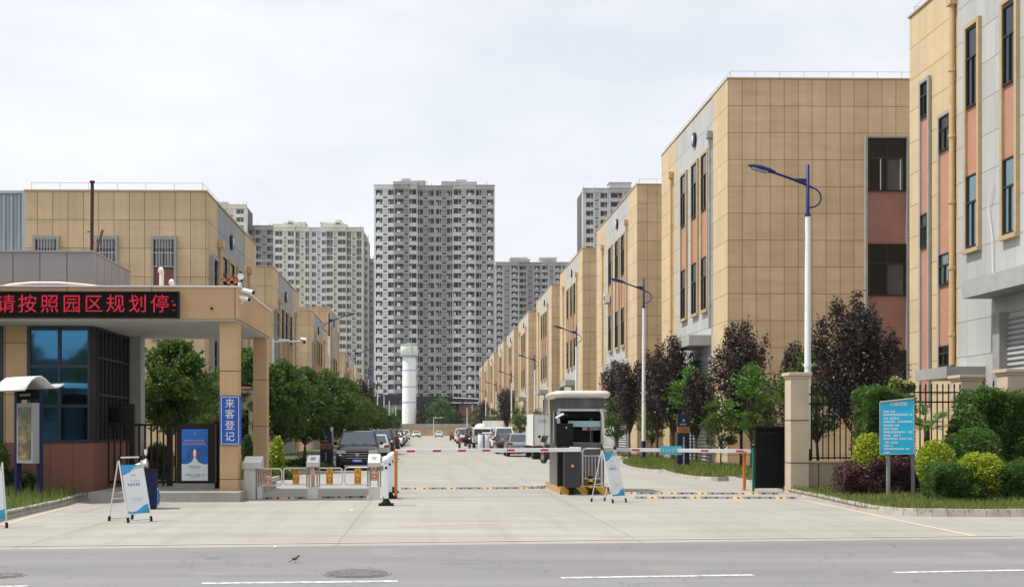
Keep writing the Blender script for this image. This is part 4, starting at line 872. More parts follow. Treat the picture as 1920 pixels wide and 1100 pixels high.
# ================================================================ POSTER STANDS
def poster_stand(label, loc, rz, H=1.17, variant=0):
    root = empty('poster_stand', label, 'poster stand', loc, rz, group='folding poster stands')
    W = .245; fy, by = -.34, .30; top = Vector((0, 0, H))
    alu = M['steel_white']
    mb = MB()
    for s_ in (-1,1): mb.tube([(s_*W, fy, .04), (s_*W, -.02, H)], .014, 6)
    mb.tube([(-W,fy,.045),(W,fy,.045)], .013, 6); mb.build('front_frame', alu, root, world=False)
    mb = MB()
    for s_ in (-1,1): mb.tube([(s_*W, by, .04), (s_*W, .0, H-.05)], .013, 6)
    mb.tube([(-W,by,.045),(W,by,.045)], .013, 6).tube([(-W,by*.62,.42),(W,by*.62,.42)], .01, 6); mb.build('rear_frame', alu, root, world=False)
    for s_ in (-1,1):
        for y in (fy, by): MB().tube([(s_*W, y, .0), (s_*W, y, .05), (s_*W, y*.95, .09)], .026, 6).build('corner_cap', M['rubber'], root, world=False)
        MB().tube([(s_*W, -.03, H-.03), (s_*W, -.0, H+.03), (s_*W*.85, 0, H+.03)], .028, 6).build('corner_cap', M['rubber'], root, world=False)
    MB().tube([(-W*.8,0,H+.02),(W*.8,0,H+.02)], .016, 6).build('handle', alu, root, world=False)
    k = math.atan2(-.02-fy, H-.04); ca, sa = math.cos(k), math.sin(k)
    def pt(u, v, d=0): return Vector((u, fy + v*sa - d*ca, .04 + v*ca + d*sa))      # on the leaning plane
    def patch(name, poly, m, d):
        n = len(poly); mb = MB(); mb.add([pt(u,v,d) for u, v in poly] + [pt(u,v,d-.003) for u, v in poly], [tuple(range(n)), tuple(range(n,2*n))[::-1]] + [(i,(i+1)%n,n+(i+1)%n,n+i) for i in range(n)]); mb.build(name, m, root, world=False)
    v0, v1 = .12, H-.12; w_ = W-.02
    patch('poster', [(-w_,v0),(w_,v0),(w_,v1),(-w_,v1)], M['paper'], .012)
    patch('blue_swoosh', [(-w_,v1),(w_*.9,v1),(w_*.2,v1-.05),(-w_*.35,v1-.15),(-w_,v1-.2)], M['print_blue'], .0165)
    patch('green_swoosh', [(w_,v1-.01),(w_,v1-.05),(w_*.3,v1-.08),(-w_*.1,v1-.12),(w_*.4,v1-.05)], M['print_green'], .0175)
    patch('blue_swoosh', [(-w_,v0),(w_,v0),(w_,v0+.18),(w_*.5,v0+.14),(-w_*.1,v0+.05),(-w_*.6,v0+.03),(-w_,v0+.05)], M['print_blue'], .0165)
    patch('teal_swoosh', [(w_*.1,v0),(w_,v0),(w_,v0+.1)], M['print_teal'], .0185)
    mb = MB(); rnd = random.Random(9)
    def mark(mb, u0, u1, v, h):
        u = u0
        while u < u1-h*.5:
            for q in (-.36, 0, .36): mb.add([pt(u+h*rnd.uniform(0,.2),v+h*q-h*.08,.0178),pt(u+h*rnd.uniform(.6,.85),v+h*q-h*.08,.0178),pt(u+h*.75,v+h*q+h*.08,.0178),pt(u+h*.1,v+h*q+h*.08,.0178)],[(0,1,2,3)])
            uu = u+h*rnd.uniform(.25,.55); mb.add([pt(uu-h*.07,v-h*.45,.0182),pt(uu+h*.07,v-h*.45,.0182),pt(uu+h*.07,v+h*.45,.0182),pt(uu-h*.07,v+h*.45,.0182)],[(0,1,2,3)]); u += h
    mark(mb, -.15, .15, v1-.38, .055); mb.build('heading', M['print_ink'], root, world=False)
    mb = MB(); mark(mb, -.1, .12, v1-.31, .02); mark(mb, -.08, .1, v0+.24, .016); mark(mb, -.06, .06, v1-.2, .03); mark(mb,-.13,.13,v0+.28,.014); mb.build('small_lettering', M['greyframe'], root, world=False)
    return root
M['paper'] = pmat('poster_paper', (.72,.73,.76), .45, var=.04)
M['print_blue'] = pmat('print_blue', (.03,.3,.6), .45, var=.2, scale=3); M['print_green'] = pmat('print_green', (.35,.45,.2), .45, var=.2)
M['print_teal'] = pmat('print_teal', (.01,.28,.25), .45, var=.1); M['print_ink'] = pmat('print_ink_blue', (.03,.12,.4), .5, var=0)
g_ = G(243, 976); poster_stand('white and blue folding poster stand in front of the dark blue podium', g_, R(47))
g_ = G(1140, 940.5); poster_stand('white and blue folding poster stand in front of the guard booth island', g_, R(42), 1.27)
g_ = G(-24, 988); poster_stand('white folding poster stand cut off by the left edge of the picture', g_, R(34))
# podium
c = G(275, 953); root = empty('podium', 'dark blue reception podium behind the left poster stand', 'podium', c, R(18))
MB().box(-.2,.2,-.25,.25,.03,.83).build('body', M['navy'], root, world=False, bevel=.012)
MB().box(.201,.206,-.22,.22,.08,.79).build('side_panel', pmat('grey_blue_panel', (.12,.13,.2), .4, var=.15), root, world=False)
MB().box(-.21,.215,-.26,.26,.832,.85).build('top', M['black'], root, world=False)
MB().box(-.17,-.12,-.22,-.17,0,.03).box(.12,.17,-.22,-.17,0,.03).box(-.17,-.12,.17,.22,0,.03).box(.12,.17,.17,.22,0,.03).build('feet', M['rubber'], root, world=False)
ct = c + Vector((0,0,.851))
root = empty('megaphone', 'white megaphone lying on the dark blue podium', 'megaphone', ct + Vector((-.1,-.05,0)))
MB().tube([ct+Vector((-.34,-.1,.05)), ct+Vector((-.24,-.08,.07)), ct+Vector((-.1,-.05,.1)), ct+Vector((.02,-.03,.13))],[.03,.035,.06,.11],14).build('horn', M['white'], root)
MB().tube([ct+Vector((.018,-.03,.13)), ct+Vector((.03,-.03,.132))], .1, 14).build('mouth', pmat('terracotta_plastic', (.45,.14,.07), .5, var=.1), root)
MB().tube([ct+Vector((-.36,-.1,.05)), ct+Vector((-.34,-.1,.05))], .026, 10).build('end_cap', pmat('light_blue_plastic', (.1,.3,.6), .5, var=0), root)
root = empty('spray_bottle', 'tall dark spray bottle with white nozzle standing on the podium', 'bottle', ct + Vector((-.05,.12,0)))
b0 = ct + Vector((-.05,.12,0)); MB().lathe(b0.x,b0.y,[(b0.z,.045),(b0.z+.2,.045),(b0.z+.25,.018),(b0.z+.3,.018)],12).build('bottle', pmat('dark_red_plastic', (.09,.02,.02), .3, var=.1), root)
MB().lathe(b0.x,b0.y,[(b0.z+.3,.014),(b0.z+.34,.03),(b0.z+.43,.034)],10).build('nozzle', M['white'], root)
pc = G(290,950); root = empty('power_cable', 'thin cable looping beside the dark blue podium', 'cable', pc)
MB().tube([pc+Vector((-.03,0,.36)), pc+Vector((.08,0,.38)), pc+Vector((.13,-.05,.22)), pc+Vector((.1,-.1,.04)), pc+Vector((0,-.12,.012)), pc+Vector((-.12,-.14,.012))], .008, 5).build('cord', M['rubber'], root)
root = empty('blue_canister', 'small blue canister behind the podium', 'canister', G(289,946))
p = G(289,945); MB().lathe(p.x+.04,p.y+.1,[(.0,.05),(.28,.05),(.32,.03)],10).build('body', pmat('blue_plastic', (.03,.2,.5), .4, var=.05), root)
MB().lathe(p.x+.04,p.y+.1,[(.321,.03),(.36,.03)],10).build('lid', M['white'], root)
# ================================================================ TURNSTILES
Yt = 27.7
def gz(py, Y=Yt): return AZ(py, Y)
def turnpost(label, pa, pb_, ptop, base_px, sign=None):
    xa, xb = AX(pa,Yt), AX(pb_,Yt); xm = (xa+xb)/2
    root = empty('turnstile_post', label, 'turnstile', (xm, Yt, 0), group='turnstile posts at the walk-in gate')
    if sign == 'wide':
        MB().box(AX(458,Yt), AX(480,Yt), Yt-.1, Yt+.25, 0, gz(868)).build('body', M['satin'], root, bevel=.01)
        MB().box(AX(484,Yt)-.02, AX(492,Yt), Yt-.05, Yt+.15, 0, gz(912)).build('foot', M['satin'], root, bevel=.01)
        mb = MB()
        for px in (481.5, 486, 490.5): mb.tube([(AX(px,Yt), Yt+.02, gz(912)), (AX(px,Yt), Yt+.02, gz(874))], .022, 8)
        mb.build('rods', M['steel_mirror'], root)
        xa, xb = AX(457,Yt), AX(492,Yt)
    else:
        MB().box(xm-.13, xm+.13, Yt-.1, Yt+.12, 0, gz(911)).build('pedestal', M['satin'], root, bevel=.01)
        mb = MB()
        for s_ in (-1,1):
            for q in (.1,.155): mb.tube([(xm+s_*q, Yt+.02, gz(912)), (xm+s_*q, Yt+.02, gz(872))], .018, 8)
        mb.build('rods', M['steel_mirror'], root)
    # wedge head: sloping white reader plate above a steel box
    h0, h1, h2 = gz(877 if sign == 'wide' else 874.5), gz(867), gz(ptop)
    mb = MB(); y0, y1 = Yt-.16, Yt+.22
    mb.add([(xa,y0,h0),(xb,y0,h0),(xb,y1,h0),(xa,y1,h0),(xa,y0,h1),(xb,y0,h1),(xb,y1,h2+.02),(xa,y1,h2+.02)],[(0,3,2,1),(4,5,6,7),(0,1,5,4),(1,2,6,5),(2,3,7,6),(3,0,4,7)])
    mb.build('head', M['satin'], root)
    zc = Vector((0, y1-y0, h2+.02-h1)).normalized(); e = .006; up = Vector((0,-zc.z,zc.y))*e
    q = [Vector((xa+.01,y0+.0,h1)), Vector((xb-.01,y0+.0,h1)), Vector((xb-.01,y1,h2+.02)), Vector((xa+.01,y1,h2+.02))]
    MB().quad(*[v+up for v in q]).build('top_plate', M['white'], root)
    if sign != 'wide':
        r0 = .3; q = [Vector((xm-.06,y0+.13,h1+(h2+.02-h1)*.35)), Vector((xm+.06,y0+.13,h1+(h2+.02-h1)*.35)), Vector((xm+.06,y0+.27,h1+(h2+.02-h1)*.72)), Vector((xm-.06,y0+.27,h1+(h2+.02-h1)*.72))]
        MB().quad(*[v+up*2.5 for v in q]).build('card_reader', M['greyframe'], root)
    return root, xm
M['satin'] = pmat('satin_steel', (.55,.54,.52), .45, .35, var=.12, scale=3, stretch=(1,1,.3))
turnpost('brushed steel turnstile post nearest the gatehouse column', 457, 493, 857, 0, 'wide')
r2, x2 = turnpost('middle turnstile post with a narrow vertical lettered strip', 575.5, 598.5, 855, 0)
r3, x3 = turnpost('right turnstile post with a pink 入口 plate', 690, 713, 853, 0)
def plate(root, xc, w_, z0, z1, Y, chars, m, size, name='plate', ink=None):
    o = MB().box(xc-w_/2, xc+w_/2, Y-.008, Y, z0, z1).build(name, m, root)
    mb = MB(); e = .007
    for a in ((xc-w_/2+e,xc+w_/2-e,z0+e,z0+e*1.8),(xc-w_/2+e,xc+w_/2-e,z1-e*1.8,z1-e),(xc-w_/2+e,xc-w_/2+e*1.8,z0+e*1.8,z1-e*1.8),(xc+w_/2-e*1.8,xc+w_/2-e,z0+e*1.8,z1-e*1.8)): mb.box(a[0],a[1],Y-.0105,Y-.008,a[2],a[3])
    mb.build('border', ink or M['ink'], o); n = len(chars)
    for i, ch in enumerate(chars):
        zc = z1 - (i+.5)*(z1-z0)/n; text(ch, size, ink or M['ink'], o, (xc, Y-.0105, zc), world=True)
plate(r3, x3, .16, gz(900), gz(872.5), Yt-.05, '入口', M['sign_pink'], .15)
plate(r2, x2, .11, gz(912), gz(875.5), Yt-.05, '一人一杆请勿尾随', M['sign_pink'], .05)
def arm(label, pa, pb_, pt, pbm, hinge, plate_px, chars, m):
    xa, xb = AX(pa,Yt), AX(pb_,Yt); z0, z1 = gz(pbm), gz(pt)
    root = empty('turnstile_gate', label, 'turnstile gate', ((xa+xb)/2, Yt, 0), group='swing gates of the turnstiles')
    r = .035; pts = [(xa,z1),(xb-r*2,z1),(xb-.02,z1-.02),(xb,z1-r*2),(xb,z0+r*2),(xb-.02,z0+.02),(xb-r*2,z0),(xa,z0)] if hinge < 0 else [(xb,z1),(xa+r*2,z1),(xa+.02,z1-.02),(xa,z1-r*2),(xa,z0+r*2),(xa+.02,z0+.02),(xa+r*2,z0),(xb,z0)]
    MB().tube([(x, Yt+.02, z_) for x, z_ in pts], .017, 8).build('tube_frame', M['steel_white'], root)
    xc = AX(plate_px, Yt); plate(root, xc, .165, z0+.015, z1-.02, Yt, chars, m, .15)
arm('left swing gate with a faded pink 禁行 plate', 484, 528, 878, 909.5, -1, 503, '禁行', M['sign_pink'])
arm('second swing gate from the left with a yellow 禁行 plate', 531.5, 577, 877, 907, 1, 555, '禁行', M['sign_orange'])
arm('third swing gate from the left with an orange 入口 plate', 597, 642, 877, 907.5, -1, 618, '入口', M['sign_orange'])
arm('right swing gate with an orange 入口 plate beside the right post', 646.5, 691, 875.5, 907.5, 1, 671, '入口', M['sign_orange'])
# ================================================================ SPEED BUMPS
def bump(label, pts, seed=1, w_=.17, h=.045):
    a, c = G(*pts[0]), G(*pts[1]); d = (c-a); Ln = d.length; d.normalize(); n = Vector((-d.y,d.x,0)); rnd = random.Random(seed)
    root = empty('speed_bump', label, 'speed bump', (a+c)/2, group='rubber speed bumps across the gate lanes')
    mbs = {'dark_sections': MB(), 'yellow_sections': MB(), 'caps': MB()}; k = max(2, round(Ln/.26))
    for i in range(k):
        q0, q1 = a+d*(Ln*i/k+.004), a+d*(Ln*(i+1)/k-.004); mb = mbs['yellow_sections' if (i % 4 == 1 or (i % 4 == 2 and rnd.random() < .3)) else 'dark_sections']
        prof = [(-w_,0),(-w_*.45,h),(w_*.45,h),(w_,0)]; vs = [q+n*u+Vector((0,0,z_)) for q in (q0,q1) for u, z_ in prof]
        mb.add(vs, [(0,1,2,3),(7,6,5,4),(0,4,5,1),(1,5,6,2),(2,6,7,3)])
        qc = (q0+q1)/2 - n*w_*.7; mbs['caps'].disc(qc+Vector((0,0,h*.55)), (0,0,1), .03, .03, 8)
    mbs['dark_sections'].build('dark_sections', M['bump_dark'], root)
    if mbs['yellow_sections'].v: mbs['yellow_sections'].build('yellow_sections', M['bump_yellow'], root)
    mbs['caps'].build('bolt_caps', M['rubber'], root)
M['bump_dark'] = pmat('dusty_rubber', (.17,.155,.14), .9, var=.35, scale=5); M['bump_yellow'] = pmat('worn_yellow_rubber', (.42,.30,.17), .85, var=.35, scale=6)
bump('speed bump under the left pair of swing gates', ((490,935),(572,934)), 1, .1)
bump('speed bump under the right pair of swing gates', ((604,933),(687,932)), 2, .1)
bump('speed bump across the open lane left of the booth island', ((752,916.5),(1022,915)), 3)
bump('short double bump end beside the booth island', ((975,914),(1024,912.5)), 8, .12)
bump('rear speed bump across the right lane beyond the poster stand', ((1136,925),(1458,926)), 4)
bump('front speed bump across the right lane', ((1192,933.5),(1492,934)), 5)
# ================================================================ LANE POSTS AND BARRIERS
def lane_post(label, px, py, H=1.12):
    c = G(px, py); root = empty('lane_post', label, 'bollard', c, group='white plastic lane posts on rubber feet')
    MB().box(c.x-.17,c.x+.17,c.y-.16,c.y+.16,0,.05).lathe(c.x,c.y,[(.05,.12),(.12,.07),(.16,.06)],12).build('base', M['rubber'], root, bevel=.01)
    MB().box(c.x-.055,c.x+.055,c.y-.055,c.y+.055,.16,H-.16).build('shaft', M['whitepole'], root, bevel=.012)
    MB().lathe(c.x,c.y,[(H-.16,.055),(H-.14,.09),(H-.06,.09),(H-.02,.06),(H,.02)],14).build('cap', M['white'], root)
    o = MB().disc((c.x,c.y-.062,H-.27),(0,1,0),.03,.01,12).build('badge', M['navy'], root)
lane_post('nearest white lane post left of the orange barrier post', 724, 947); lane_post('middle white lane post behind the nearest one', 731, 933.5); lane_post('farthest white lane post of the three beside the turnstile', 736, 923)
def boom(root, p0, p1, Y0, Y1, segs):
    a, c = A(p0[0],p0[1],Y0), A(p1[0],p1[1],Y1); d = (c-a).normalized(); Ln = (c-a).length
    up = Vector((0,0,1)); n = d.cross(up)
    arm_ = MB().obox((a+c)/2, d, n, up, Ln/2, .035, .052).build('arm', M['white'], root, bevel=.008)
    for px in segs:
        t_ = (px-p0[0])/(p1[0]-p0[0]); q = a+(c-a)*t_; MB().obox(q, d, n, up, .105, .0375, .026).build('red_band', M['red'], arm_)
    return arm_, a, c
YB = 29.2
root = empty('boom_barrier', 'boom barrier with charcoal cabinet and long red and white arm across the left lane', 'barrier', (AX(1074,YB), YB-.1, .2), group='boom barriers')
boom(root, (741,845.5), (1090,842.5), 28.2, YB, (769,816.5,862.5,908,954,1018,1083))
left_barrier = root; right_barrier = r0_ = empty('boom_barrier', 'boom barrier behind the booth whose arm with a blue plate closes the right lane', 'barrier', (AX(1112,32.4), 32.4, .2), group='boom barriers')
r_, a, c = boom(r0_, (1118,842), (1408,845.5), 32.2, 31.6, (1193,1322,1387))
q = a+(c-a)*((1259-1118)/290); MB().box(q.x-.31,q.x+.31,q.y-.06,q.y-.045,q.z-.125,q.z+.125).build('blue_plate', pmat('light_blue_plate', (.08,.42,.58), .5, var=.1), r_)
glyph_rows(r_, [(q.x-.27,q.x+.27,q.z,.1,.05)], q.y-.061, pmat('pale_plate_print', (.4,.65,.72), .5, var=0), 'plate_lettering')
for lab, px, pt, pbm, Y in (('orange support post under the tip of the left barrier arm', 742.5, 848.5, 932, 28.2), ('orange support post under the tip of the right barrier arm', 1395.5, 849.5, 915, 31.65)):
    p = A(px, pbm, Y); root = empty('support_post', lab, 'post', (p.x, Y, 0)); zt = AZ(pt, Y)
    MB().box(p.x-.04,p.x+.04,Y-.04,Y+.04,0.01,zt-.06).build('post', M['orange'], root, bevel=.006)
    MB().box(p.x-.11,p.x+.11,Y-.09,Y+.09,0,.012).build('foot_plate', M['orange'], root)
    MB().box(p.x-.05,p.x+.05,Y-.07,Y-.045,zt-.06,zt+.05).box(p.x-.05,p.x+.05,Y+.045,Y+.07,zt-.06,zt+.05).box(p.x-.05,p.x+.05,Y-.045,Y+.045,zt-.06,zt-.052).build('fork', M['orange'], root)
# booth island
a = G(1051,926); c = G(1141,926); bk = G(1026,913.5)
Yi = a.y; root = empty('booth_island', 'raised concrete island with yellow and black hazard stripes under the guard booth', 'traffic island', ((a.x+c.x)/2, Yi+1.5, 0))
MB().box(a.x, c.x, Yi, Yi+3.6, -.01, .2).build('kerb_block', pmat('island_concrete', (.42,.33,.2), .85, var=.3, scale=6), root)
m, t, b = newmat('hazard_stripes'); g = nd(t, 'ShaderNodeNewGeometry'); sp = nd(t, 'ShaderNodeSeparateXYZ'); t.links.new(g.outputs['Position'], sp.inputs[0])
v = mth(t, 'ADD', mth(t, 'ADD', sp.outputs[0], sp.outputs[1]), mth(t, 'MULTIPLY', sp.outputs[2], 1.0)); s_ = mth(t, 'GREATER_THAN', mth(t, 'FRACT', mth(t, 'DIVIDE', v, .52)), .5)
wear = mapr(t, noise(t, g.outputs['Position'], 7, 6, .7), .55, .75, 0, .6)
t.links.new(mixc(t, wear, mixc(t, s_, (.62,.33,.02), (.02,.02,.02)), (.25,.22,.17)), b.inputs['Base Color']); b.inputs['Roughness'].default_value = .6
MB().box(a.x-.012, c.x+.012, Yi-.012, Yi-.001, 0, .195).build('hazard_band', m, root)
m2, t, b = newmat('worn_striped_side'); g = nd(t, 'ShaderNodeNewGeometry'); sp = nd(t, 'ShaderNodeSeparateXYZ'); t.links.new(g.outputs['Position'], sp.inputs[0])
s_ = mth(t, 'GREATER_THAN', mth(t, 'FRACT', mth(t, 'MULTIPLY', sp.outputs[1], 3.2)), .62); t.links.new(mixc(t, s_, (.55,.36,.16), (.3,.2,.1)), b.inputs['Base Color'])
MB().box(a.x-.012, a.x-.001, Yi, Yi+3.6, 0, .195).build('side_band', m2, root)
# guard booth
Yk = Yi+.55; bx0, bx1 = AX(1045,Yk), AX(1133,Yk); zb_ = .2; bd = 1.95
root = empty('guard_booth', 'stainless steel guard booth with rounded pale roof on the striped island', 'booth', ((bx0+bx1)/2, Yk+bd/2, .2))
z = lambda py: AZ(py, Yk)
MB().box(bx0,bx1,Yk,Yk+bd,.202,z(831)).build('lower_body', M['booth_steel'], root, bevel=.01)
MB().box(bx0,bx1,Yk,Yk+bd,z(770),z(742)).build('upper_body', M['booth_steel'], root, bevel=.01)
mb = MB()
for (xx, yy) in ((bx0,Yk),(bx1-.09,Yk),(bx0,Yk+bd-.09),(bx1-.09,Yk+bd-.09),(bx0,Yk+bd/2)): mb.box(xx,xx+.09,yy,yy+.09,z(831),z(770))
mb.build('corner_posts', M['satin'], root)
MB().box(bx0+.1,bx1-.1,Yk+.04,Yk+.055,z(784),z(771)).build('dark_fascia', M['interior'], root)
MB().box(bx0+.3,bx1-.1,Yk+.02,Yk+.04,z(799.5),z(788.5)).build('pale_blind', pmat('pale_blue_blind', (.33,.47,.47), .6, var=.04), root)
MB().box(bx0+.02,bx0+.03,Yk+.1,Yk+bd-.1,z(830),z(771)).build('side_glass', M['glass_dark'], root)
MB().box(bx1-.03,bx1-.02,Yk+.1,Yk+bd-.1,z(830),z(771)).box(bx0+.1,bx1-.1,Yk+bd-.06,Yk+bd-.04,z(830),z(771)).build('rear_panel', M['interior'], root)
MB().box(bx0+.12,bx1-.1,Yk+.25,Yk+.9,z(833),z(829.5)).build('desk', M['greyframe'], root)
MB().box(bx1-.95,bx1-.3,Yk+.55,Yk+.62,z(827),z(803)).build('monitor', M['black'], root)
mb = MB(); mb.box(bx0+.72,bx0+.98,Yk+.3,Yk+.32,z(806),z(799.5)).box(bx0+1.0,bx0+1.2,Yk+.3,Yk+.32,z(806),z(800)); mb.build('notices', M['paper'], root)
MB().box(bx1-.42,bx1-.34,Yk+.28,Yk+.3,z(807),z(801)).build('red_label', M['red'], root)
MB().box(bx0+.02,bx1-.02,Yk-.06,Yk+.04,z(770.5),z(766)).build('awning_roll', M['satin'], root, bevel=.02)
# rounded roof
x0_, x1_ = AX(1039,Yk-.3), AX(1146,Yk-.3); zr = AZ(731.5,Yk-.3); zrb = AZ(745,Yk-.3); hh = (zr-zrb)/2
mb = MB(); ring = []
prof = [(0,-.9),( .0,-1),(-.06,-.6),(-.09,0),(-.06,.6),(0,1)]
for (o_, k_) in ((.35,-1.0),(.06,-1.0),(.0,-.5),(-.02,.0),(.0,.5),(.07,.95),(.3,1.05),(1.0,1.12)):
    zq = (zr+zrb)/2 + hh*k_; y0, y1 = Yk-.3+o_*.8, Yk+bd+.1-o_*.8; rc = .22; pts = []
    xa, xb = x0_+o_, x1_-o_
    for cx_, cy_, a0 in ((xb-rc,y0+rc,-90),(xb-rc,y1-rc,0),(xa+rc,y1-rc,90),(xa+rc,y0+rc,180)):
        for s_ in range(5): an = R(a0+s_*22.5); pts.append((cx_+rc*math.cos(an), cy_+rc*math.sin(an), zq))
    ring.append(pts)
vs = [p for rg in ring for p in rg]; fs = []; n = 20
for i in range(len(ring)-1):
    for k in range(n): fs.append((i*n+k, i*n+(k+1)%n, (i+1)*n+(k+1)%n, (i+1)*n+k))
mb.sm = True; mb.add(vs, fs); mb.sm = False; mb.add(ring[0], [tuple(range(n))[::-1]]); mb.add(ring[-1], [tuple(range(n))])
mb.build('rounded_roof', pmat('pale_metal_roof', (.62,.58,.54), .35, .15, var=.05), root)
MB().tube([A(1125,767,Yk-.12), A(1129,775,Yk-.12), A(1131,795,Yk-.12), A(1130.5,812,Yk-.1), A(1133,825,Yk-.1), A(1131,838,Yk-.1)], .035, 8).build('hose', M['steel_white'], root)
for k in range(2): 
    xx = bx0+.25+k*.0; 
MB().box(bx0+.12,bx0+.34,Yk-.03,Yk-.001,.3,z(848)).build('access_door', M['steel_mirror'], root)
# speaker/display cabinet in front of the booth
root = empty('payment_terminal', 'tall dark terminal cabinet with a camera arm in front of the booth window', 'terminal', (AX(1058,Yk-.4), Yk-.4, .2))
Yq = Yk-.42; mb = MB(); pbox(mb,1043,1075,793,835,Yq,.3); mb.build('cabinet', M['black'], root, bevel=.01)
mb = MB(); pbox(mb,1046,1072,835.5,912,Yq+.02,.26,z0=.2); mb.build('lower_cabinet', M['blackiron'], root)
a_ = A(1042,783.5,Yq); c_ = A(1057,775.5,Yq); MB().tube([a_, c_], .03, 8).build('camera', M['steel_white'], root)
MB().tube([A(1050,780,Yq+.02), A(1052,794,Yq+.05)], .022, 6).tube([A(1058,776,Yq+.02), A(1064,779,Yq)], .02, 6).build('camera_arm', M['black'], root)
p = A(1062,801,Yq-.004); MB().disc((p.x,Yq-.004,p.z),(0,1,0),.02,.01,10).build('indicator', M['steel_white'], root)
# barrier housing
root = left_barrier
Yh = YB+.06; mb = MB(); pbox(mb,1058.5,1088,846,906,Yh,.34,z0=.201); mb.build('cabinet', pmat('charcoal_metal', (.035,.035,.045), .4, .2, var=.1), root, bevel=.012)
mb = MB(); pbox(mb,1057,1089.5,836,846,Yh+.0,.36); mb.build('lid', M['blackiron'], root, bevel=.01)
mb = MB(); pbox(mb,1069,1089,837.5,846.5,YB-.1,.14); mb.build('arm_clamp', M['white'], root, bevel=.01)
p = A(1073.5,873,Yh); MB().disc((p.x,Yh-.004,p.z),(0,1,0),.035,.02,14).build('lock', M['yellow'], root)
root = right_barrier
MB().box(AX(1101,32.5),AX(1122,32.5),32.45,32.75,.0,AZ(838,32.4)).build('cabinet', M['steel_white'], root, bevel=.01)
MB().box(AX(1103,32.3),AX(1110,32.3),32.42,32.449,AZ(882,32.4),AZ(871,32.4)).build('red_label', M['red'], root)
# steel railing
root = empty('steel_railing', 'stainless tube railing panel beside the barrier machine on the island', 'railing', (AX(1110,Yi+.3), Yi+.3, .2))
Yr = Yi+.28; z = lambda py: AZ(py,Yr); xa, xb = AX(1092,Yr), AX(1128,Yr)
MB().tube([(xa,Yr,.2),(xa,Yr,z(846)),(xa+.03,Yr,z(842)),(xa+.09,Yr,z(840.5)),(xb,Yr,z(840.5)),(xb,Yr,.2)], .025, 8).build('hoop', M['steel_white'], root)
mb = MB().tube([(xa,Yr,z(854)),(xb,Yr,z(854))], .014, 6)
for k in range(1,6): xx = xa+(xb-xa)*k/6; mb.tube([(xx,Yr,z(854)),(xx,Yr,z(897))], .01, 6)
mb.tube([(xa,Yr,z(897)),(xb,Yr,z(897))], .014, 6).build('rails', M['steel_white'], root)
# striped bollards
for lab, px, pt in (('left yellow and black bollard in front of the island', 1071, 890), ('right yellow and black bollard in front of the island', 1107, 892)):
    Y = Yi-.14; x = AX(px, Y); root = empty('striped_bollard', lab, 'bollard', (x, Y, 0), group='yellow and black bollards before the island'); H = AZ(pt, Y)
    MB().lathe(x,Y,[(0,.1),(.012,.1)],14).lathe(x,Y,[(.012,.06),(H,.06)],16).build('post', M['black'], root)
    MB().lathe(x,Y,[(H*.36,.062),(H*.52,.062)],16).lathe(x,Y,[(H*.7,.062),(H*.86,.062)],16).build('yellow_bands', M['yellow'], root)
# ================================================================ RIGHT GATE, PILLARS, FENCE
def pillar(label, px0, px1, ptop, Y, base=0.):
    xa, xb = AX(px0,Y), AX(px1,Y); root = empty('gate_pillar', label, 'pillar', ((xa+xb)/2, Y+.25, 0), group='sand coloured boundary pillars'); zt = AZ(ptop, Y); w_ = xb-xa
    MB().box(xa,xb,Y,Y+w_,base,zt-.16).build('shaft', M['wallstone'], root, bevel=.01)
    MB().box(xa-.03,xb+.03,Y-.03,Y+w_+.03,zt-.16,zt-.09).box(xa-.07,xb+.07,Y-.07,Y+w_+.07,zt-.089,zt).build('cap', M['wallstone'], root, bevel=.01)
    mb = MB()
    for zz in (.82, 1.95): mb.box(xa-.002,xb+.002,Y-.003,Y+w_+.002,zz,zz+.022)
    mb.build('joint', M['black'], root)
    return xa, xb, zt
xa, xb, zt = pillar('tall sand coloured gate pillar beside the black sliding gate', 1482.5, 1517, 697, 29.6)
pillar('boundary pillar between two spiked fence panels behind the palm', 1802, 1842, 701.5, 31.0); pillar('boundary pillar behind the clipped hedge near the right edge', 1889, 1929, 690, 28.6)
W0 = 30.05
root = empty('low_wall', 'low sand rendered plinth wall carrying the iron fence right of the gate pillar', 'wall', (xb+2, W0, 0))
MB().box(xb+.002, AX(1800,W0), W0, W0+.25, 0, AZ(868,W0)).build('plinth', M['wallstone'], root)
MB().box(AX(1535,W0)-.012, AX(1535,W0)+.012, W0-.003, W0-.0005, 0, AZ(868,W0)-.01).build('joint', M['black'], root)
MB().box(xb+.003, AX(1800,W0), W0-.03, W0+.28, AZ(868,W0), AZ(864.5,W0)).build('coping', M['wallstone'], root)
def spiked(label, x0, x1, Y, z0, ztop, sp=.155, y1=None):
    root = empty('iron_fence', label, 'fence', ((x0+x1)/2, Y, 0), group='black spiked iron fence panels'); n = max(2, round((x1-x0)/sp)); mb = MB(); hd = mb; y1 = Y if y1 is None else y1
    for i in range(n+1):
        x = x0+(x1-x0)*i/n; y = Y+(y1-Y)*i/n; mb.box(x-.013,x+.013,y-.013,y+.013,z0,ztop-.12)
        hd.lathe(x,y,[(ztop-.12,.012),(ztop-.1,.03),(ztop-.07,.012),(ztop-.05,.028),(ztop,.002)],6)
    mb.build('pickets', M['blackiron'], root); d_ = Vector((x1-x0, y1-Y, 0)); L_ = d_.length
    mb = MB()
    for zz in (z0+.06, ztop-.24, ztop-.5): mb.obox(((x0+x1)/2,(Y+y1)/2,zz), d_, (-d_.y,d_.x,0), (0,0,1), L_/2, .018, .02)
    mb.build('rails', M['blackiron'], root)
Wf = W0+.12
spiked('black iron fence panel between the gate pillar and the hedge', xb+.1, AX(1640,Wf), Wf, AZ(862,Wf), AZ(722,Wf))
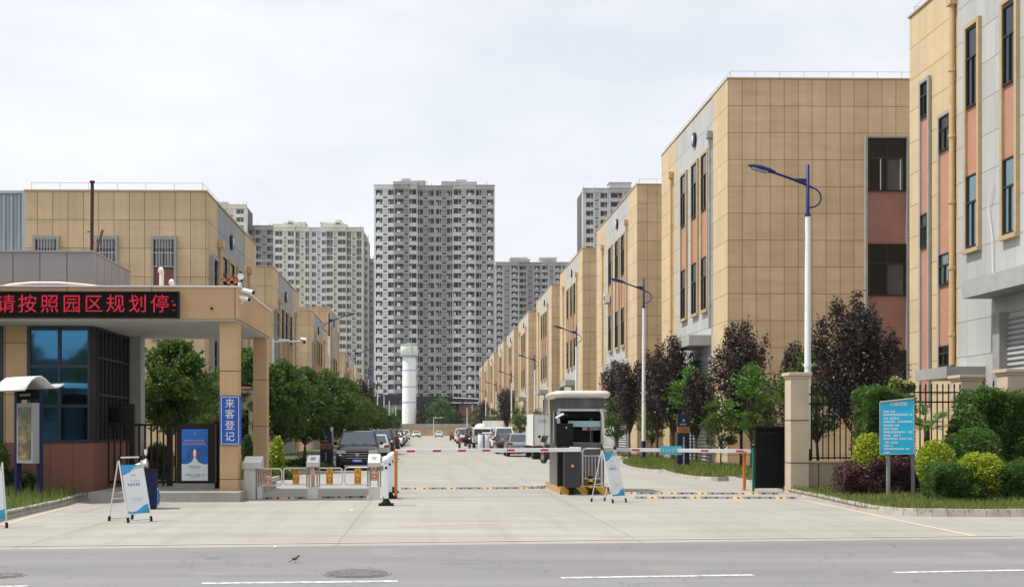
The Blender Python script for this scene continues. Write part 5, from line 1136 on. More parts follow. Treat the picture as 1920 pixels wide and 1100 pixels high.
spiked('black spiked iron fence panel behind the palm and cyan notice', AX(1650,Wf), AX(1800,Wf), Wf, AZ(862,Wf), AZ(718,Wf))
spiked('short spiked fence panel between the two boundary pillars on the right', AX(1848,31), AX(1886,29), 31.1, .9, AZ(712,30), y1=29.1)
spiked('spiked fence panel at the right edge beyond the last pillar', AX(1932,28.6), AX(2020,28.6), 28.8, .9, AZ(712,28.7))
# black sliding gate
Yg = 30.6; root = empty('sliding_gate', 'black sheet and bar sliding gate drawn back beside the tall pillar', 'gate', (AX(1448,Yg), Yg, .1)); z = lambda py: AZ(py, Yg)
x0_, x1_ = AX(1416.5,Yg), AX(1482,Yg)
MB().box(x0_,x1_,Yg+.05,Yg+.07,.12,z(803)).build('sheet', M['black'], root)
mb = MB(); n = 26
for i in range(n+1): x = x0_+(x1_-x0_)*i/n; mb.box(x-.009,x+.009,Yg+.01,Yg+.04,.12,z(803))
mb.build('bars', M['blackiron'], root)
mb = MB().box(x0_,x1_,Yg-.02,Yg+.09,z(803),z(799)).box(x0_-.001,x0_+.05,Yg-.02,Yg+.09,.1,z(799.1)).box(x0_+.05,x1_,Yg-.015,Yg+.08,.11,.17).box(x0_+.05,x1_,Yg-.01,Yg+.009,z(812),z(809)); mb.build('frame', M['black'], root)
mb = MB()
for i in range(20): x = x0_+.1+(x1_-x0_-.15)*i/19; mb.tube([(x,Yg+.03,z(799)),(x,Yg+.03,z(789.5))],[.01,.003],5)
mb.build('spikes', M['blackiron'], root)
root = empty('green_post', 'thin green painted post at the left end of the black sliding gate', 'post', (AX(1413,30.9),30.9,0))
MB().box(AX(1411,30.9),AX(1415,30.9),30.9,30.96,.0,AZ(838,30.9)).build('post', pmat('green_paint', (.02,.22,.12), .5, var=.1), root)
MB().box(AX(1409.5,30.9),AX(1416,30.9),30.88,30.98,AZ(838,30.9),AZ(835,30.9)).build('cap', M['black'], root)
# cyan notice sign
Yn = 26.9; root = empty('notice_sign', 'cyan notice board with rows of white characters on two grey posts in the hedge bed', 'sign', (AX(1690,Yn), Yn, .1))
pl = [A(1650.5,852,Yn), A(1714.5,850.5,Yn-.12), A(1713.5,747,Yn-.12), A(1650,754,Yn)]
off = Vector((0,.04,0)); MB().add(pl+[q+off for q in pl], [(0,1,2,3),(7,6,5,4),(0,4,5,1),(1,5,6,2),(2,6,7,3),(3,7,4,0)]).build('panel', M['cyan'], root)
mb = MB(); fa = [(pl[3],pl[2],.028),(pl[2],pl[1],.016),(pl[1],pl[0],.01),(pl[0],pl[3],.01)]
for a_, c_, r_ in fa: mb.tube([a_, c_], r_, 6)
mb.build('frame', M['greypipe'], root)
for px, pt in ((1665.5,851),(1712,850)):
    q = A(px, pt, Yn+.03); MB().box(q.x-.035,q.x+.035,Yn+.0,Yn+.07,.05,q.z).build('post', M['greypipe'], root)
u_ = (pl[1]-pl[0]).normalized(); ang = math.atan2(u_.y, u_.x); nrm = Vector((u_.y, -u_.x, 0))
pn = A(1684, 757.5, Yn-.06); tt = text('入园须知', .105, M['white'], root, pn+nrm*.02, rot=(R(90),0,ang), name='heading')
rows = [(771,1657,1678),(777,1657,1712),(784,1657,1686),(790,1657,1712),(797,1657,1686),(803.5,1657,1682),(809.5,1657,1712),(816,1657,1687),(822,1657,1712),(829,1660,1684),(835,1658,1672),(841,1658,1712),(848,1658,1668)]
rnd = random.Random(4)
for (py, pa, pb_) in rows:
    px = pa; mb = MB()
    while px < min(pb_, 1709):
        if rnd.random() < .1 and px > pa+4: px += 2.6; continue
        yy = lambda p: Yn - .12*(p-1650)/64 - .012
        for q in (-1.2, 0, 1.2): mb.add([A(px,py+q+.45,yy(px)),A(px+2.1,py+q+.45,yy(px+2)),A(px+2.1,py+q-.4,yy(px+2)),A(px,py+q-.4,yy(px))],[(0,1,2,3)])
        mb.add([A(px+.8,py+1.8,yy(px)-.001),A(px+1.3,py+1.8,yy(px)-.001),A(px+1.3,py-1.8,yy(px)-.001),A(px+.8,py-1.8,yy(px)-.001)],[(0,1,2,3)]); px += 2.7
    mb.build('text_line', M['white'], root, fix=False)
# ================================================================ STREET LAMPS
def lamp_proto(label, group):
    root = empty('street_lamp', label, 'street lamp', (0,0,0), group=group)
    MB().lathe(0,0,[(0,.11),(1.15,.105)],14).build('blue_base', M['bluepole'], root, world=False)
    MB().lathe(0,0,[(1.15,.105),(8.02,.075)],14).build('pole', M['whitepole'], root, world=False)
    MB().lathe(0,0,[(7.98,.085),(8.04,.085),(8.1,.055),(9.5,.05),(9.52,.02)],12).build('mast_top', M['bluepole'], root, world=False)
    mb = MB().tube([(.12,0,8.84),(0,0,8.9),(-.5,0,9.1),(-1.0,0,9.27)], [.03,.04,.038,.035], 8)
    mb.tube([(.12,0,8.84),(.26,0,8.78),(.37,0,8.66),(.4,0,8.5),(.34,0,8.36),(.2,0,8.27),(0,0,8.23)], .024, 8)
    mb.add([(0,-.012,9.1),(-.42,-.012,9.1),(0,-.012,8.9),(0,.012,9.1),(-.42,.012,9.1),(0,.012,8.9)],[(0,1,2),(5,4,3),(0,3,4,1),(1,4,5,2),(2,5,3,0)]); mb.build('bracket', M['bluepole'], root, world=False)
    hd = MB(); d = Vector((-1,0,.27)).normalized(); up = Vector((.27,0,1)).normalized(); c = Vector((-.95,0,9.26)); rings = []
    for s_, w_, h_ in ((0,.045,.045),(.08,.07,.07),(.2,.11,.1),(.48,.13,.11),(.72,.09,.08),(.86,.02,.02)):
        rings.append([c+d*s_+Vector((0,1,0))*w_*math.cos(a_)+up*h_*(math.sin(a_) if math.sin(a_)>0 else math.sin(a_)*.45) for a_ in [2*math.pi*k/12 for k in range(12)]])
    hd.sm = True; hd.add([v for r_ in rings for v in r_], [(i*12+k,i*12+(k+1)%12,(i+1)*12+(k+1)%12,(i+1)*12+k) for i in range(5) for k in range(12)])
    hd.add(rings[0], [tuple(range(12))]); hd.add(rings[-1], [tuple(range(12))]); h = hd.build('lamp_head', M['bluepole'], root, world=False)
    q = c+d*.48-up*.05; MB().obox(q, d, (0,1,0), up, .24, .09, .02).build('diffuser', M['greyframe'], h, world=False)
    mb = MB(); mb.lathe(0,0,[(0,.2),(.03,.2)],12).lathe(0,0,[(3.55,.11),(3.65,.11)],12).tube([(-.18,0,3.66),(-.1,0,3.58),(.1,0,3.58),(.2,0,3.66)],.015,5); mb.build('collar', M['whitepole'], root, world=False)
    return root
LR = [(32.8),(57.5),(83.6),(116),(148),(181),(213),(243),(278),(313)]
pr = lamp_proto('tall blue and white street lamp right behind the sand coloured gate pillar', 'street lamps along the right kerb')
for i, D in enumerate(LR):
    o = pr if i == 0 else copy_tree(pr)
    o.location = (11.15, D, 0) if i else (AX(1514.5, D), D, 0)
    if i: o['label'] = ('blue and white street lamp on the grass bed between barrier plate and plum trees' if i == 1 else f'street lamp on the right kerb, {ORD[i+1]} of the row counted from the tall gate pillar')
LL = [(617,74.8),(666,107),(691,139),(708,176),(720,205),(730,240),(742,290)]
pl_ = None
for i, (px, D) in enumerate(LL):
    o = copy_tree(pr); o['group'] = 'street lamps along the left kerb'; o.location = (AX(px, D), D, 0); o.rotation_euler = (0,0,math.pi)
    o['label'] = 'street lamp with blue head pointing right above the dark green trees on the left' if i == 0 else f'street lamp on the left verge, {ORD[i+1]} of its row counted from the gatehouse'
# camera poles
def cctv(label, px, pb_y, ptop, pyarm, pxend, D, big=True):
    x = AX(px,D); root = empty('camera_pole', label, 'camera pole', (x, D, 0)); zt = AZ(ptop,D); za = AZ(pyarm,D); xe = AX(pxend,D)
    MB().lathe(x,D,[(0,.07),(zt,.06)],10).build('pole', M['whitepole'], root)
    MB().tube([(x,D,za),(xe,D,za+.02)], .04, 8).build('arm', M['whitepole'], root)
    MB().tube([(xe,D,za+.02),(xe,D,za-.15)], .05, 8).tube([(xe-.12,D-.05,za+.12),(xe+.14,D-.1,za+.08)], .075, 8).build('camera', M['white'], root)
    MB().tube([(xe+.05,D-.09,za-.02),(xe+.05,D-.14,za-.04)], .06, 8).build('lens', M['black'], root)
    MB().tube([(x+.25,D,za+.08),(x+.75,D-.05,za+.05)], .05, 8).build('second_camera', M['white'], root)
cctv('white camera pole with long arm rising above the trees right of the gatehouse columns', 511.5, 900, 634, 641, 569, 51)
cctv('small white camera pole in front of the far end wall', 813, 820, 782, 783, 828, 270)
cctv('thin white camera pole among the far left lamps', 737, 800, 765, 778, 729, 240)
# ================================================================ FOLIAGE
def leaves(mb, c, rad, n, size, rnd, shell=.55, flat=.35, up=0.):
    """n small folded leaves scattered in an ellipsoid, denser toward its skin"""
    for _ in range(n):
        while True:
            v = Vector((rnd.uniform(-1,1), rnd.uniform(-1,1), rnd.uniform(-1,1)))
            if .02 < v.length < 1: break
        r = v.length; v = v.normalized()*(shell + (1-shell)*r) if rnd.random() < .75 else v
        p = Vector((c[0]+v.x*rad[0], c[1]+v.y*rad[1], c[2]+v.z*rad[2])); leaf(mb, p, size*rnd.uniform(.6,1.35), rnd)
def leaf(mb, p, s_, rnd, nrm=None):
    a = Vector((rnd.gauss(0,1), rnd.gauss(0,1), rnd.gauss(0,.7))).normalized(); b = a.cross(Vector((rnd.gauss(0,1), rnd.gauss(0,1), rnd.gauss(0,1)))).normalized()
    mb.add([p - a*s_, p + b*s_*.5, p + a*s_, p - b*s_*.5], [(0,1,2,3)])
def tree_proto(label, H, W, crown0, leafm, n, size, seed, kind='round', group=None, trunk_r=.07, name='street_tree'):
    rnd = random.Random(seed); root = empty(name, label, 'tree', (0,0,0), group=group); tr = MB(); lf = MB(); ht = H-crown0
    fork = crown0*.8; tr.tube([(0,0,-.1),(rnd.uniform(-.04,.04),0,fork*.5),(0,0,fork)], [trunk_r*1.2,trunk_r,trunk_r*.85], 8); limbs = []
    if kind == 'plum':      # upright vase: many near-vertical shoots
        for k in range(24):
            a = rnd.uniform(0,6.28); rr = (rnd.random()**.6)*W/2*.92; top = H - (rr/(W/2))**1.6*ht*.24 - rnd.uniform(0,.24)*ht*(k > 2)
            e = Vector((rr*math.cos(a), rr*math.sin(a), top)); m1 = Vector((e.x*.62, e.y*.62, fork+(top-fork)*.38))
            tr.tube([(0,0,fork*rnd.uniform(.85,1)), m1, e], [.03,.018,.005], 5, cap=False); limbs.append((m1, e))
        per = n//len(limbs)
        for m1, e in limbs:
            for _ in range(per):
                t_ = rnd.random()**.9; p = (m1 + (e-m1)*t_) if rnd.random() < .8 else Vector((0,0,fork)) + (m1-Vector((0,0,fork)))*rnd.uniform(.5,1)
                s_ = .29*W/2.4*(1-t_*.80); p = p + Vector((rnd.gauss(0,s_), rnd.gauss(0,s_), rnd.gauss(0,.12))); leaf(lf, p, size*rnd.uniform(.6,1.3), rnd)
    else:
        blobs = []; nb = 34 if kind == 'round' else 17
        for k in range(nb):
            a = rnd.uniform(0,6.28); v = rnd.random(); prof = math.sin(math.pi*min(1, v*.82+.16))**.7; rr = W/2*.86*prof*(rnd.random()**.45)
            c = Vector((rr*math.cos(a), rr*math.sin(a), crown0+ht*(.1+.82*v))); br = W*rnd.uniform(.08,.17); blobs.append((c, br))
            tr.tube([(0,0,fork+(c.z-fork)*.25*rnd.random()), (c.x*.5,c.y*.5,(fork+c.z)/2), c], [.035,.022,.008], 5, cap=False)
        tot = sum(b_**2 for _, b_ in blobs)
        for c, br in blobs: leaves(lf, c, (br*1.15, br*1.15, br*.85), int(n*br*br/tot), size, rnd)
        for _ in range(46 if kind == 'round' else 30):      # stray shoots that break the outline
            a = rnd.uniform(0,6.28); v = rnd.random()**.8; rr = W/2*math.sin(math.pi*min(1,v*.85+.14))**.8*.8; s0 = Vector((rr*math.cos(a), rr*math.sin(a), crown0+ht*(.08+.84*v)))
            dr = Vector((math.cos(a), math.sin(a), rnd.uniform(-.2,1.3))).normalized(); L_ = rnd.uniform(.3,.75)*W/2.6; e = s0+dr*L_; tr.tube([s0-dr*.2, s0+dr*L_*.5, e+Vector((0,0,-.08*L_))], [.012,.008,.003], 4, cap=False)
            for j in range(int(n/420)+8): t_ = rnd.random(); leaf(lf, s0+dr*L_*t_ + Vector((rnd.gauss(0,.06),rnd.gauss(0,.06),rnd.gauss(0,.06)))*(1.2-t_)*W/2.6, size*rnd.uniform(.6,1.3), rnd)
        for _ in range(n//8):
            a = rnd.uniform(0,6.28); v = rnd.random(); rr = W/2*math.sin(math.pi*min(1,v*.85+.12))*rnd.uniform(.5,1.2); leaf(lf, Vector((rr*math.cos(a), rr*math.sin(a), crown0+ht*v*1.02)), size, rnd)
    tr.build('trunk', M['bark'], root, world=False, fix=False); lf.build('crown', leafm, root, world=False, fix=False); return root
def place(proto, used, label, x, y, s_=1, rz=0, sz=None):
    o = proto if not used.get(proto.name) else copy_tree(proto); used[proto.name] = 1
    o.location = (x, y, .1); o.rotation_euler = (0,0,rz); o.scale = (s_, s_, sz or s_); o['label'] = label; return o
used = {}
gP = 'plum trees with dark purple leaves on the right'; gG = 'green trees along the left of the street'
P1 = tree_proto('x', 6.2, 2.7, 1.9, M['lf_plum'], 13000, .062, 11, 'plum', gP, name='plum_tree')
P2 = tree_proto('x', 5.6, 2.3, 1.8, M['lf_plum'], 7000, .07, 12, 'plum', gP, name='plum_tree')
Pn = tree_proto('x', 6.3, 3.5, 1.6, M['lf_plum'], 26000, .058, 13, 'plum', gP, name='plum_tree')
def at(px, D): return AX(px, D), D
for pr_, lab, px, D, s_, rz in ((Pn,'broad dark purple plum tree nearest the camera, behind the fence right of the tall pillar',1612,36.5,1.0,0),
    (P1,'dark purple plum tree just left of the black sliding gate',1390,46.5,1.0,1),(P2,'slender purple plum tree right of the navy totem at the shutter',1305,52.5,.82,2),
    (P1,'tall dark purple plum tree behind the navy totem',1262,55,1.02,3.3),(P2,'dark purple plum tree directly right of the second lamp pole',1232,60,1.08,.6),
    (P2,'dark purple plum tree left of the second lamp pole',1180,64,1.02,4),(P1,'dark purple plum tree just right of the guard booth roof',1158,70,.98,5),
    (P2,'half hidden purple plum tree edge behind the lamp and tall pillar',1487,42,.9,2.2),(P1,'purple plum tree beyond the white box truck roof',1062,110,1.0,1.6),
    (P2,'distant purple plum tree above the white van on the right',951,150,1.35,.4),(P2,'far purple plum tree at the end of the right verge',905,225,1.4,2.9)):
    place(pr_, used, lab, *at(px, D), s_, rz)
S1 = tree_proto('x', 4.3, 2.1, 1.5, M['lf_fresh'], 1700, .075, 21, 'loose', 'young light green trees among the plum trees', .045, name='young_tree')
S2 = tree_proto('x', 4.0, 2.2, 1.2, M['lf_green'], 3000, .07, 22, 'loose', 'young light green trees among the plum trees', .045, name='young_tree')
for pr_, lab, px, D, s_, rz in ((S1,'young bright green tree in front of the purple tree left of the sliding gate',1409,43.5,.98,0),(S2,'young green tree with pale blossom beside the sliding gate',1432,45.5,.72,1),
    (S2,'small green tree before the roller shutter right of the totem',1352,46,.75,2),(S1,'young bright green tree leaning out behind the navy totem',1297,53,1.08,3),
    (S2,'small green tree under the purple tree left of the second lamp',1155,66,.9,4),(S2,'small green tree at the foot of the purple tree behind the second lamp',1222,61,.8,4),
    (S2,'green tree behind the tall gate pillar below the broad plum tree',1532,38,1.15,.4),(S2,'green tree above the white van halfway along the right verge',975,130,1.1,2),
    (S2,'green tree behind the white box truck on the right verge',1010,112,.95,3),(S2,'far green tree between the lamp poles on the right verge',925,180,1.3,3.6),(S2,'farthest green tree on the right verge by the end wall',893,240,1.6,1)):
    place(pr_, used, lab, *at(px, D), s_, rz)
def blossom(label, px, py, D, r, n, parent_label=None, seed=1):
    rnd = random.Random(seed); c = A(px,py,D); root = empty('flowering_shrub', label, 'shrub', (c.x,c.y,.1)); mb = MB(); f2 = MB()
    for _ in range(9):
        q = (c.x+rnd.gauss(0,r*.4), c.y+rnd.gauss(0,r*.3), c.z+rnd.gauss(0,r*.4)); leaves(mb, q, (r*.45,)*3, n//9, .06, rnd)
        leaves(f2, (q[0]-.03,q[1]-r*.2,q[2]+r*.2), (r*.3,)*3, n//11, .04, rnd)
    mb.build('leaves', M['lf_bush'], root, fix=False); f2.build('blossom', M['lf_flower'], root, fix=False)
    MB().tube([(c.x,c.y,0),(c.x+.05,c.y,c.z*.5),(c.x,c.y,c.z)],[.035,.025,.012],6).build('stem', M['bark'], root)
blossom('green tree-shrub with cream blossom hanging over the sliding gate', 1436, 755, 44, .62, 1600, seed=3)
blossom('yellowish blossoming shrub behind the hedge and below the salmon wall panel', 1690, 728, 33.5, .36, 1500, seed=4)
T1 = tree_proto('x', 5.0, 3.0, 1.3, M['lf_green'], 12000, .072, 31, 'round', gG)
T2 = tree_proto('x', 4.6, 2.7, 1.2, M['lf_green'], 10000, .078, 32, 'round', gG)
T0 = tree_proto('x', 4.45, 2.7, 1.55, M['lf_green'], 20000, .06, 33, 'round', gG, .06)
for i_, (pr_, lab, px, D, s_, rz) in enumerate(((T0,'dark green round-crowned tree standing behind the iron fence under the canopy',320,35.5,1.0,0),
    (T1,'green tree directly right of the second gatehouse column',528,45,.98,0),(T2,'dark green tree, second right of the gatehouse columns',572,48,1.03,1),(T1,'green tree directly above the black off-road car',612,52.5,.98,2),
    (T2,'dark green tree behind the black off-road car on its right',648,60,1.05,3),(T1,'green tree below the second left lamp',668,72,.9,4),(T2,'low green tree beyond the dark plum tree on the left verge',700,104,1.0,5),
    (T1,'small far green tree left of the dark camera pole',716,132,.95,.5),(T1,'bright far green tree at the left end of the end wall',737,210,1.05,1.5),(T2,'dark green tree between the two gatehouse columns',462,44,1.15,2.2),
    (T1,'green tree seen through the gap left of the front gatehouse column',398,41,.75,2.8),(T1,'green tree far back left behind the sedan row',690,90,.85,1.1))):
    place(pr_, used, lab, *at(px, D), s_*(.9 if i_ else 1), rz)
place(P2, used, 'dark purple plum tree between green trees on the left verge', *at(682, 84), 1.0, 1.9)
F1 = tree_proto('x', 11, 8.5, 1.5, M['lf_dark'], 9000, .26, 41, 'round', 'big trees behind the end wall', .2, name='large_tree')
F2 = tree_proto('x', 10.5, 8, 1.5, M['lf_plum'], 8000, .26, 42, 'round', 'big trees behind the end wall', .2, name='large_tree')
F3 = tree_proto('x', 11.5, 9.5, 1.5, M['lf_green'], 9000, .26, 43, 'round', 'big trees behind the end wall', .2, name='large_tree')
for pr_, lab, px, D, s_, rz in ((F2,'dark reddish tree right beside the white water tower',800,346,.9,0),(F3,'olive green tree with reddish top, middle of the trees behind the end wall',826,342,1.0,1),(F1,'dark green tree at the right of the trees behind the end wall',846,350,.85,2),(F1,'dark tree left of the water tower behind the verge trees',742,348,.7,3)):
    place(pr_, used, lab, *at(px, D), s_, rz)
def bush(label, px0, px1, pt, D, m, n, size, seed, depth=None, zb=.08, name='round_bush', group=None, lumps=9, cat='bush'):
    rnd = random.Random(seed); x0, x1 = AX(px0,D), AX(px1,D); zt = AZ(pt,D); c = ((x0+x1)/2, D, (zt+zb)/2); rx, rz_ = (x1-x0)/2, (zt-zb)/2; ry = depth/2 if depth else rx
    root = empty(name, label, cat, (c[0], D, .1), group=group); mb = MB()
    for k in range(lumps):
        a = rnd.uniform(0,6.28); e = rnd.uniform(-.6,1)*1.2; v = Vector((math.cos(a)*math.cos(e), math.sin(a)*math.cos(e), math.sin(e)))
        q = (c[0]+v.x*rx*.38, c[1]+v.y*ry*.38, c[2]+v.z*rz_*.34); leaves(mb, q, (rx*.64, ry*.64, rz_*.66), n//lumps, size, rnd, shell=.7)
    mb.build('foliage', m, root, fix=False); st = MB()
    for k in range(5): a = k*1.26; st.tube([(c[0]+.05*math.cos(a),D+.05*math.sin(a),0),(c[0]+rx*.5*math.cos(a),D+ry*.5*math.sin(a),c[2])],[.02,.008],5)
    st.build('stems', M['bark'], root); return root
def hedge(label, px0, px1, pt, D, dp, m, n, size, seed, zb=.1, name='hedge', zt=None, slope=0, stuff=False, cat='hedge'):
    rnd = random.Random(seed); x0, x1 = AX(px0,D), AX(px1,D); zt = zt or AZ(pt,D)
    root = empty(name, label, cat, ((x0+x1)/2, D+dp/2, .1)); mb = MB(); h = zt-zb
    for _ in range(n):
        u, v, w_ = rnd.random(), rnd.random(), rnd.random(); r = rnd.random()
        if r < .42: v = rnd.random()**3*.25
        elif r < .7: w_ = 1-rnd.random()**3*.2
        elif r < .8: u = rnd.choice((rnd.random()**2*.1, 1-rnd.random()**2*.1))
        x = x0+(x1-x0)*u; y = D+dp*v; top = zt + .07*math.sin(x*2.3+seed)+.05*math.sin(x*6.1+y*5)+.03*math.sin(x*15+seed) + rnd.gauss(0,.035) + (rnd.random()*.16 if rnd.random() < .06 else 0)
        rc = min(u*(x1-x0), (1-u)*(x1-x0), v*dp+.1)/.25; top -= .12*max(0,1-rc)
        leaf(mb, Vector((x + rnd.gauss(0,.02), y + .07*math.sin(x*4.3+w_*5+seed)+.04*math.sin(x*11-w_*9), zb+(top-zb)*w_)), size*rnd.uniform(.6,1.3), rnd)
    mb.build('foliage', m, root, fix=False)
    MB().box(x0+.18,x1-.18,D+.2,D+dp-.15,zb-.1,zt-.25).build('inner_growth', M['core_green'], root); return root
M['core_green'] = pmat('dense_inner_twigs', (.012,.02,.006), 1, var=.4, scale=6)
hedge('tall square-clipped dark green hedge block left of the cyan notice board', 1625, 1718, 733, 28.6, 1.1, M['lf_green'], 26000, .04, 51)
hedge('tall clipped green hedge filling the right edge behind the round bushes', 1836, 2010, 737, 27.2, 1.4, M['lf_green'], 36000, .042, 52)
bush('big rounded dark green bush at the left end of the tall right hedge', 1772, 1862, 752, 27.3, M['lf_green'], 13000, .042, 60)
bush('round dark green bush bulging from the tall hedge right of the palm', 1755, 1900, 797, 26.4, M['lf_green'], 15000, .038, 53, depth=1.2)
bush('yellow-green round bush left of the cyan notice board', 1596, 1662, 806, 27.6, M['lf_yellow'], 8000, .034, 54, name='round_bush', group='clipped yellow-green bushes')
bush('yellow-tipped round bush just right of the cyan notice board', 1718, 1792, 820, 25.9, M['lf_yellow'], 9000, .032, 55, group='clipped yellow-green bushes')
bush('brightest yellow round bush nearest the kerb at the right', 1788, 1880, 838, 25.0, M['lf_yellow'], 12000, .032, 56, group='clipped yellow-green bushes')
hedge('low maroon shrub border behind the cyan notice posts', 1584, 1740, 870, 27.05, .9, M['lf_maroon'], 15000, .03, 57, name='shrub_border', cat='shrubs')
hedge('low green clipped hedge along the kerb at the right', 1752, 1985, 874, 24.6, .7, M['lf_green'], 19000, .033, 58, name='low_hedge')
# palm
rnd = random.Random(61); c = A(1738, 800, 27.2); root = empty('fan_palm', 'small fan palm between the cyan notice board and the tall hedge', 'palm', (c.x, c.y, .1))
MB().tube([(c.x,c.y,0),(c.x,c.y,c.z)],[.09,.07],8).build('trunk', M['bark'], root); fm = leafmat('palm_fronds', (.05,.11,.02), (.11,.19,.04), (.08,.15,.03))
for k in range(13):
    a = k*.9+rnd.uniform(-.2,.2); e = rnd.uniform(.0,1.25); d = Vector((math.cos(a)*math.cos(e), math.sin(a)*math.cos(e)*.8, math.sin(e))); o = Vector((c.x,c.y,c.z-.05)); hub = o+d*rnd.uniform(.3,.45); mb = MB()
    mb.tube([o, hub], .009, 4); side = d.cross(Vector((0,0,1))).normalized()
    for j in range(15):
        t_ = (j-7)/7*1.35; dd_ = (d*math.cos(t_)+side*math.sin(t_)).normalized(); L_ = rnd.uniform(.38,.5); pr2 = dd_.cross(Vector((0,0,1))).normalized()*.024
        e1 = hub+dd_*L_*.6; e2 = hub+dd_*L_+Vector((0,0,-.09)); mb.add([hub-pr2*.4,hub+pr2*.4,e1+pr2,e1-pr2,e2],[(0,1,2,3),(3,2,4)])
    mb.build('frond', fm, root, fix=False)
# left side bushes
bush('green shrub at the left edge behind the display case post', -60, 24, 824, 27.5, M['lf_bush'], 6000, .04, 71)
hedge('low dark clipped hedge at the left edge under the display case', -80, 52, 884, 27.2, .7, M['lf_dark'], 7000, .035, 72)
bush('bright yellow-green bush right of the second gatehouse column', 503, 534, 815, 40, M['lf_yellow'], 2600, .05, 73)
bush('dark green bush between the two gatehouse columns', 452, 476, 812, 38, M['lf_dark'], 2500, .05, 74)
bush('dark leafy shrub behind the iron fence under the round-crowned tree', 268, 330, 826, 32.2, M['lf_dark'], 5000, .045, 75)
hedge('low green clipped strip at the foot of the columns beside the walk-in lane', 455, 548, 886, 38.5, 1.0, M['lf_green'], 6000, .05, 76, zb=.05, name='low_hedge')
hedge('low dark green hedge on the verge under the left trees', 535, 622, 868, 47, 1.5, M['lf_dark'], 6000, .06, 77, name='low_hedge')
# small guard room behind canopy
Yr = 43; root = empty('small_house', 'small cream house with red roof edge seen under the canopy', 'building', (AX(430,Yr),Yr+2,0)); z = lambda py: AZ(py,Yr)
MB().box(AX(384,Yr),AX(472,Yr),Yr,Yr+4,0,z(737)).build('wall', M['creamwall'], root)
MB().box(AX(378,Yr),AX(474,Yr),Yr-.3,Yr+4.2,z(737),z(730)).build('roof_slab', M['concrete_slab'], root)
MB().tube([(AX(378,Yr),Yr-.35,z(728.5)),(AX(474,Yr),Yr-.35,z(728.5))],.05,6).build('red_ridge', pmat('red_tile', (.3,.05,.04), .6, var=.2), root)
MB().box(AX(452,Yr),AX(466,Yr),Yr-.02,Yr-.001,z(850),z(768)).build('window', M['interior'], root)
# ================================================================ TOTEMS AND OTHER STREET THINGS
def totem(label, px, D, w_, pt, stripe=True):
    x = AX(px,D); root = empty('information_totem', label, 'totem', (x,D,.1), group='navy information totems'); zt = AZ(pt,D)
    MB().box(x-w_/2,x+w_/2,D,D+.22,.1,zt).build('body', M['navy_dark'], root, bevel=.015)
    MB().box(x-w_/2-.004,x+w_/2+.004,D-.008,D+.1,zt-.78,zt-.52).build('orange_band', pmat('dull_orange_band', (.32,.14,.06), .5, var=.1), root)
    text('11#', .16, M['ink_dark'], root, (x, D-.01, zt-.65))
    glyph_rows(root, [(x-.16,x+.16,zt-.42,.06,0)], D-.001, M['white'], 'heading')
    MB().disc((x, D-.004, zt-.26),(0,1,0),.06,.008,14).build('emblem', M['greypipe'], root)
    mb = MB(); rnd = random.Random(2)
    for k in range(11):
        zc = zt-.98-k*.11
        for q in (-.03,0,.03): mb.box(x-.045+rnd.uniform(0,.02),x+.045-rnd.uniform(0,.02),D-.004,D-.001,zc+q-.007,zc+q+.007)
        mb.box(x-.008,x+.008,D-.0045,D-.001,zc-.045,zc+.045)
    mb.build('vertical_lettering', M['white'], root)
M['navy_dark'] = pmat('dark_navy_paint', (.008,.012,.04), .35, var=.1); M['ink_dark'] = pmat('dark_ink', (.03,.02,.03), .5, var=0)
totem('navy information totem with an orange band on the right grass bed', 1282, 46.5, .5, 776); totem('dark navy information totem under the left trees beside the black car', 611, 49, .5, 808)
x = AX(622,50); root = empty('sign_post', 'slim blue and white sign post beside the dark totem on the left', 'sign', (x,50,.1))
MB().box(x-.06,x+.06,50,50.05,.1,AZ(834,50)).build('blue_part', M['sign_blue'], root); MB().box(x-.06,x+.06,50,50.05,AZ(834,50),AZ(800,50)).build('white_part', M['white'], root)
# ================================================================ VEHICLES
M['tyre'] = pmat('tyre_rubber', (.015,.015,.015), .85, var=.1); M['rim'] = pmat('alloy_rim', (.35,.35,.36), .35, .7, var=.05)
M['carglass'] = glass('car_glass', (.006,.008,.009), (.5,.62,.68), .2, .05)
M['headlamp'] = pmat('headlamp_lens', (.6,.62,.64), .1, .4, var=.05); M['tail'] = pmat('tail_lamp', (.22,.01,.015), .25, var=0)
M['chrome'] = pmat('chrome', (.6,.6,.6), .15, 1, var=0); M['plate_blue'] = pmat('number_plate_blue', (.015,.07,.42), .4, var=0)
def paint(name, c, met=.3): return pmat(name, c, .3, met, var=.03, coat=.35)
PT = {'black': paint('black_car_paint', (.006,.007,.009), 0), 'silver': paint('silver_car_paint', (.48,.49,.5), .5), 'white': paint('white_car_paint', (.74,.74,.73), 0), 'grey': paint('grey_car_paint', (.28,.3,.31), .5), 'brown': paint('dark_brown_car_paint', (.035,.025,.024)), 'red': paint('dark_red_car_paint', (.25,.03,.03))}
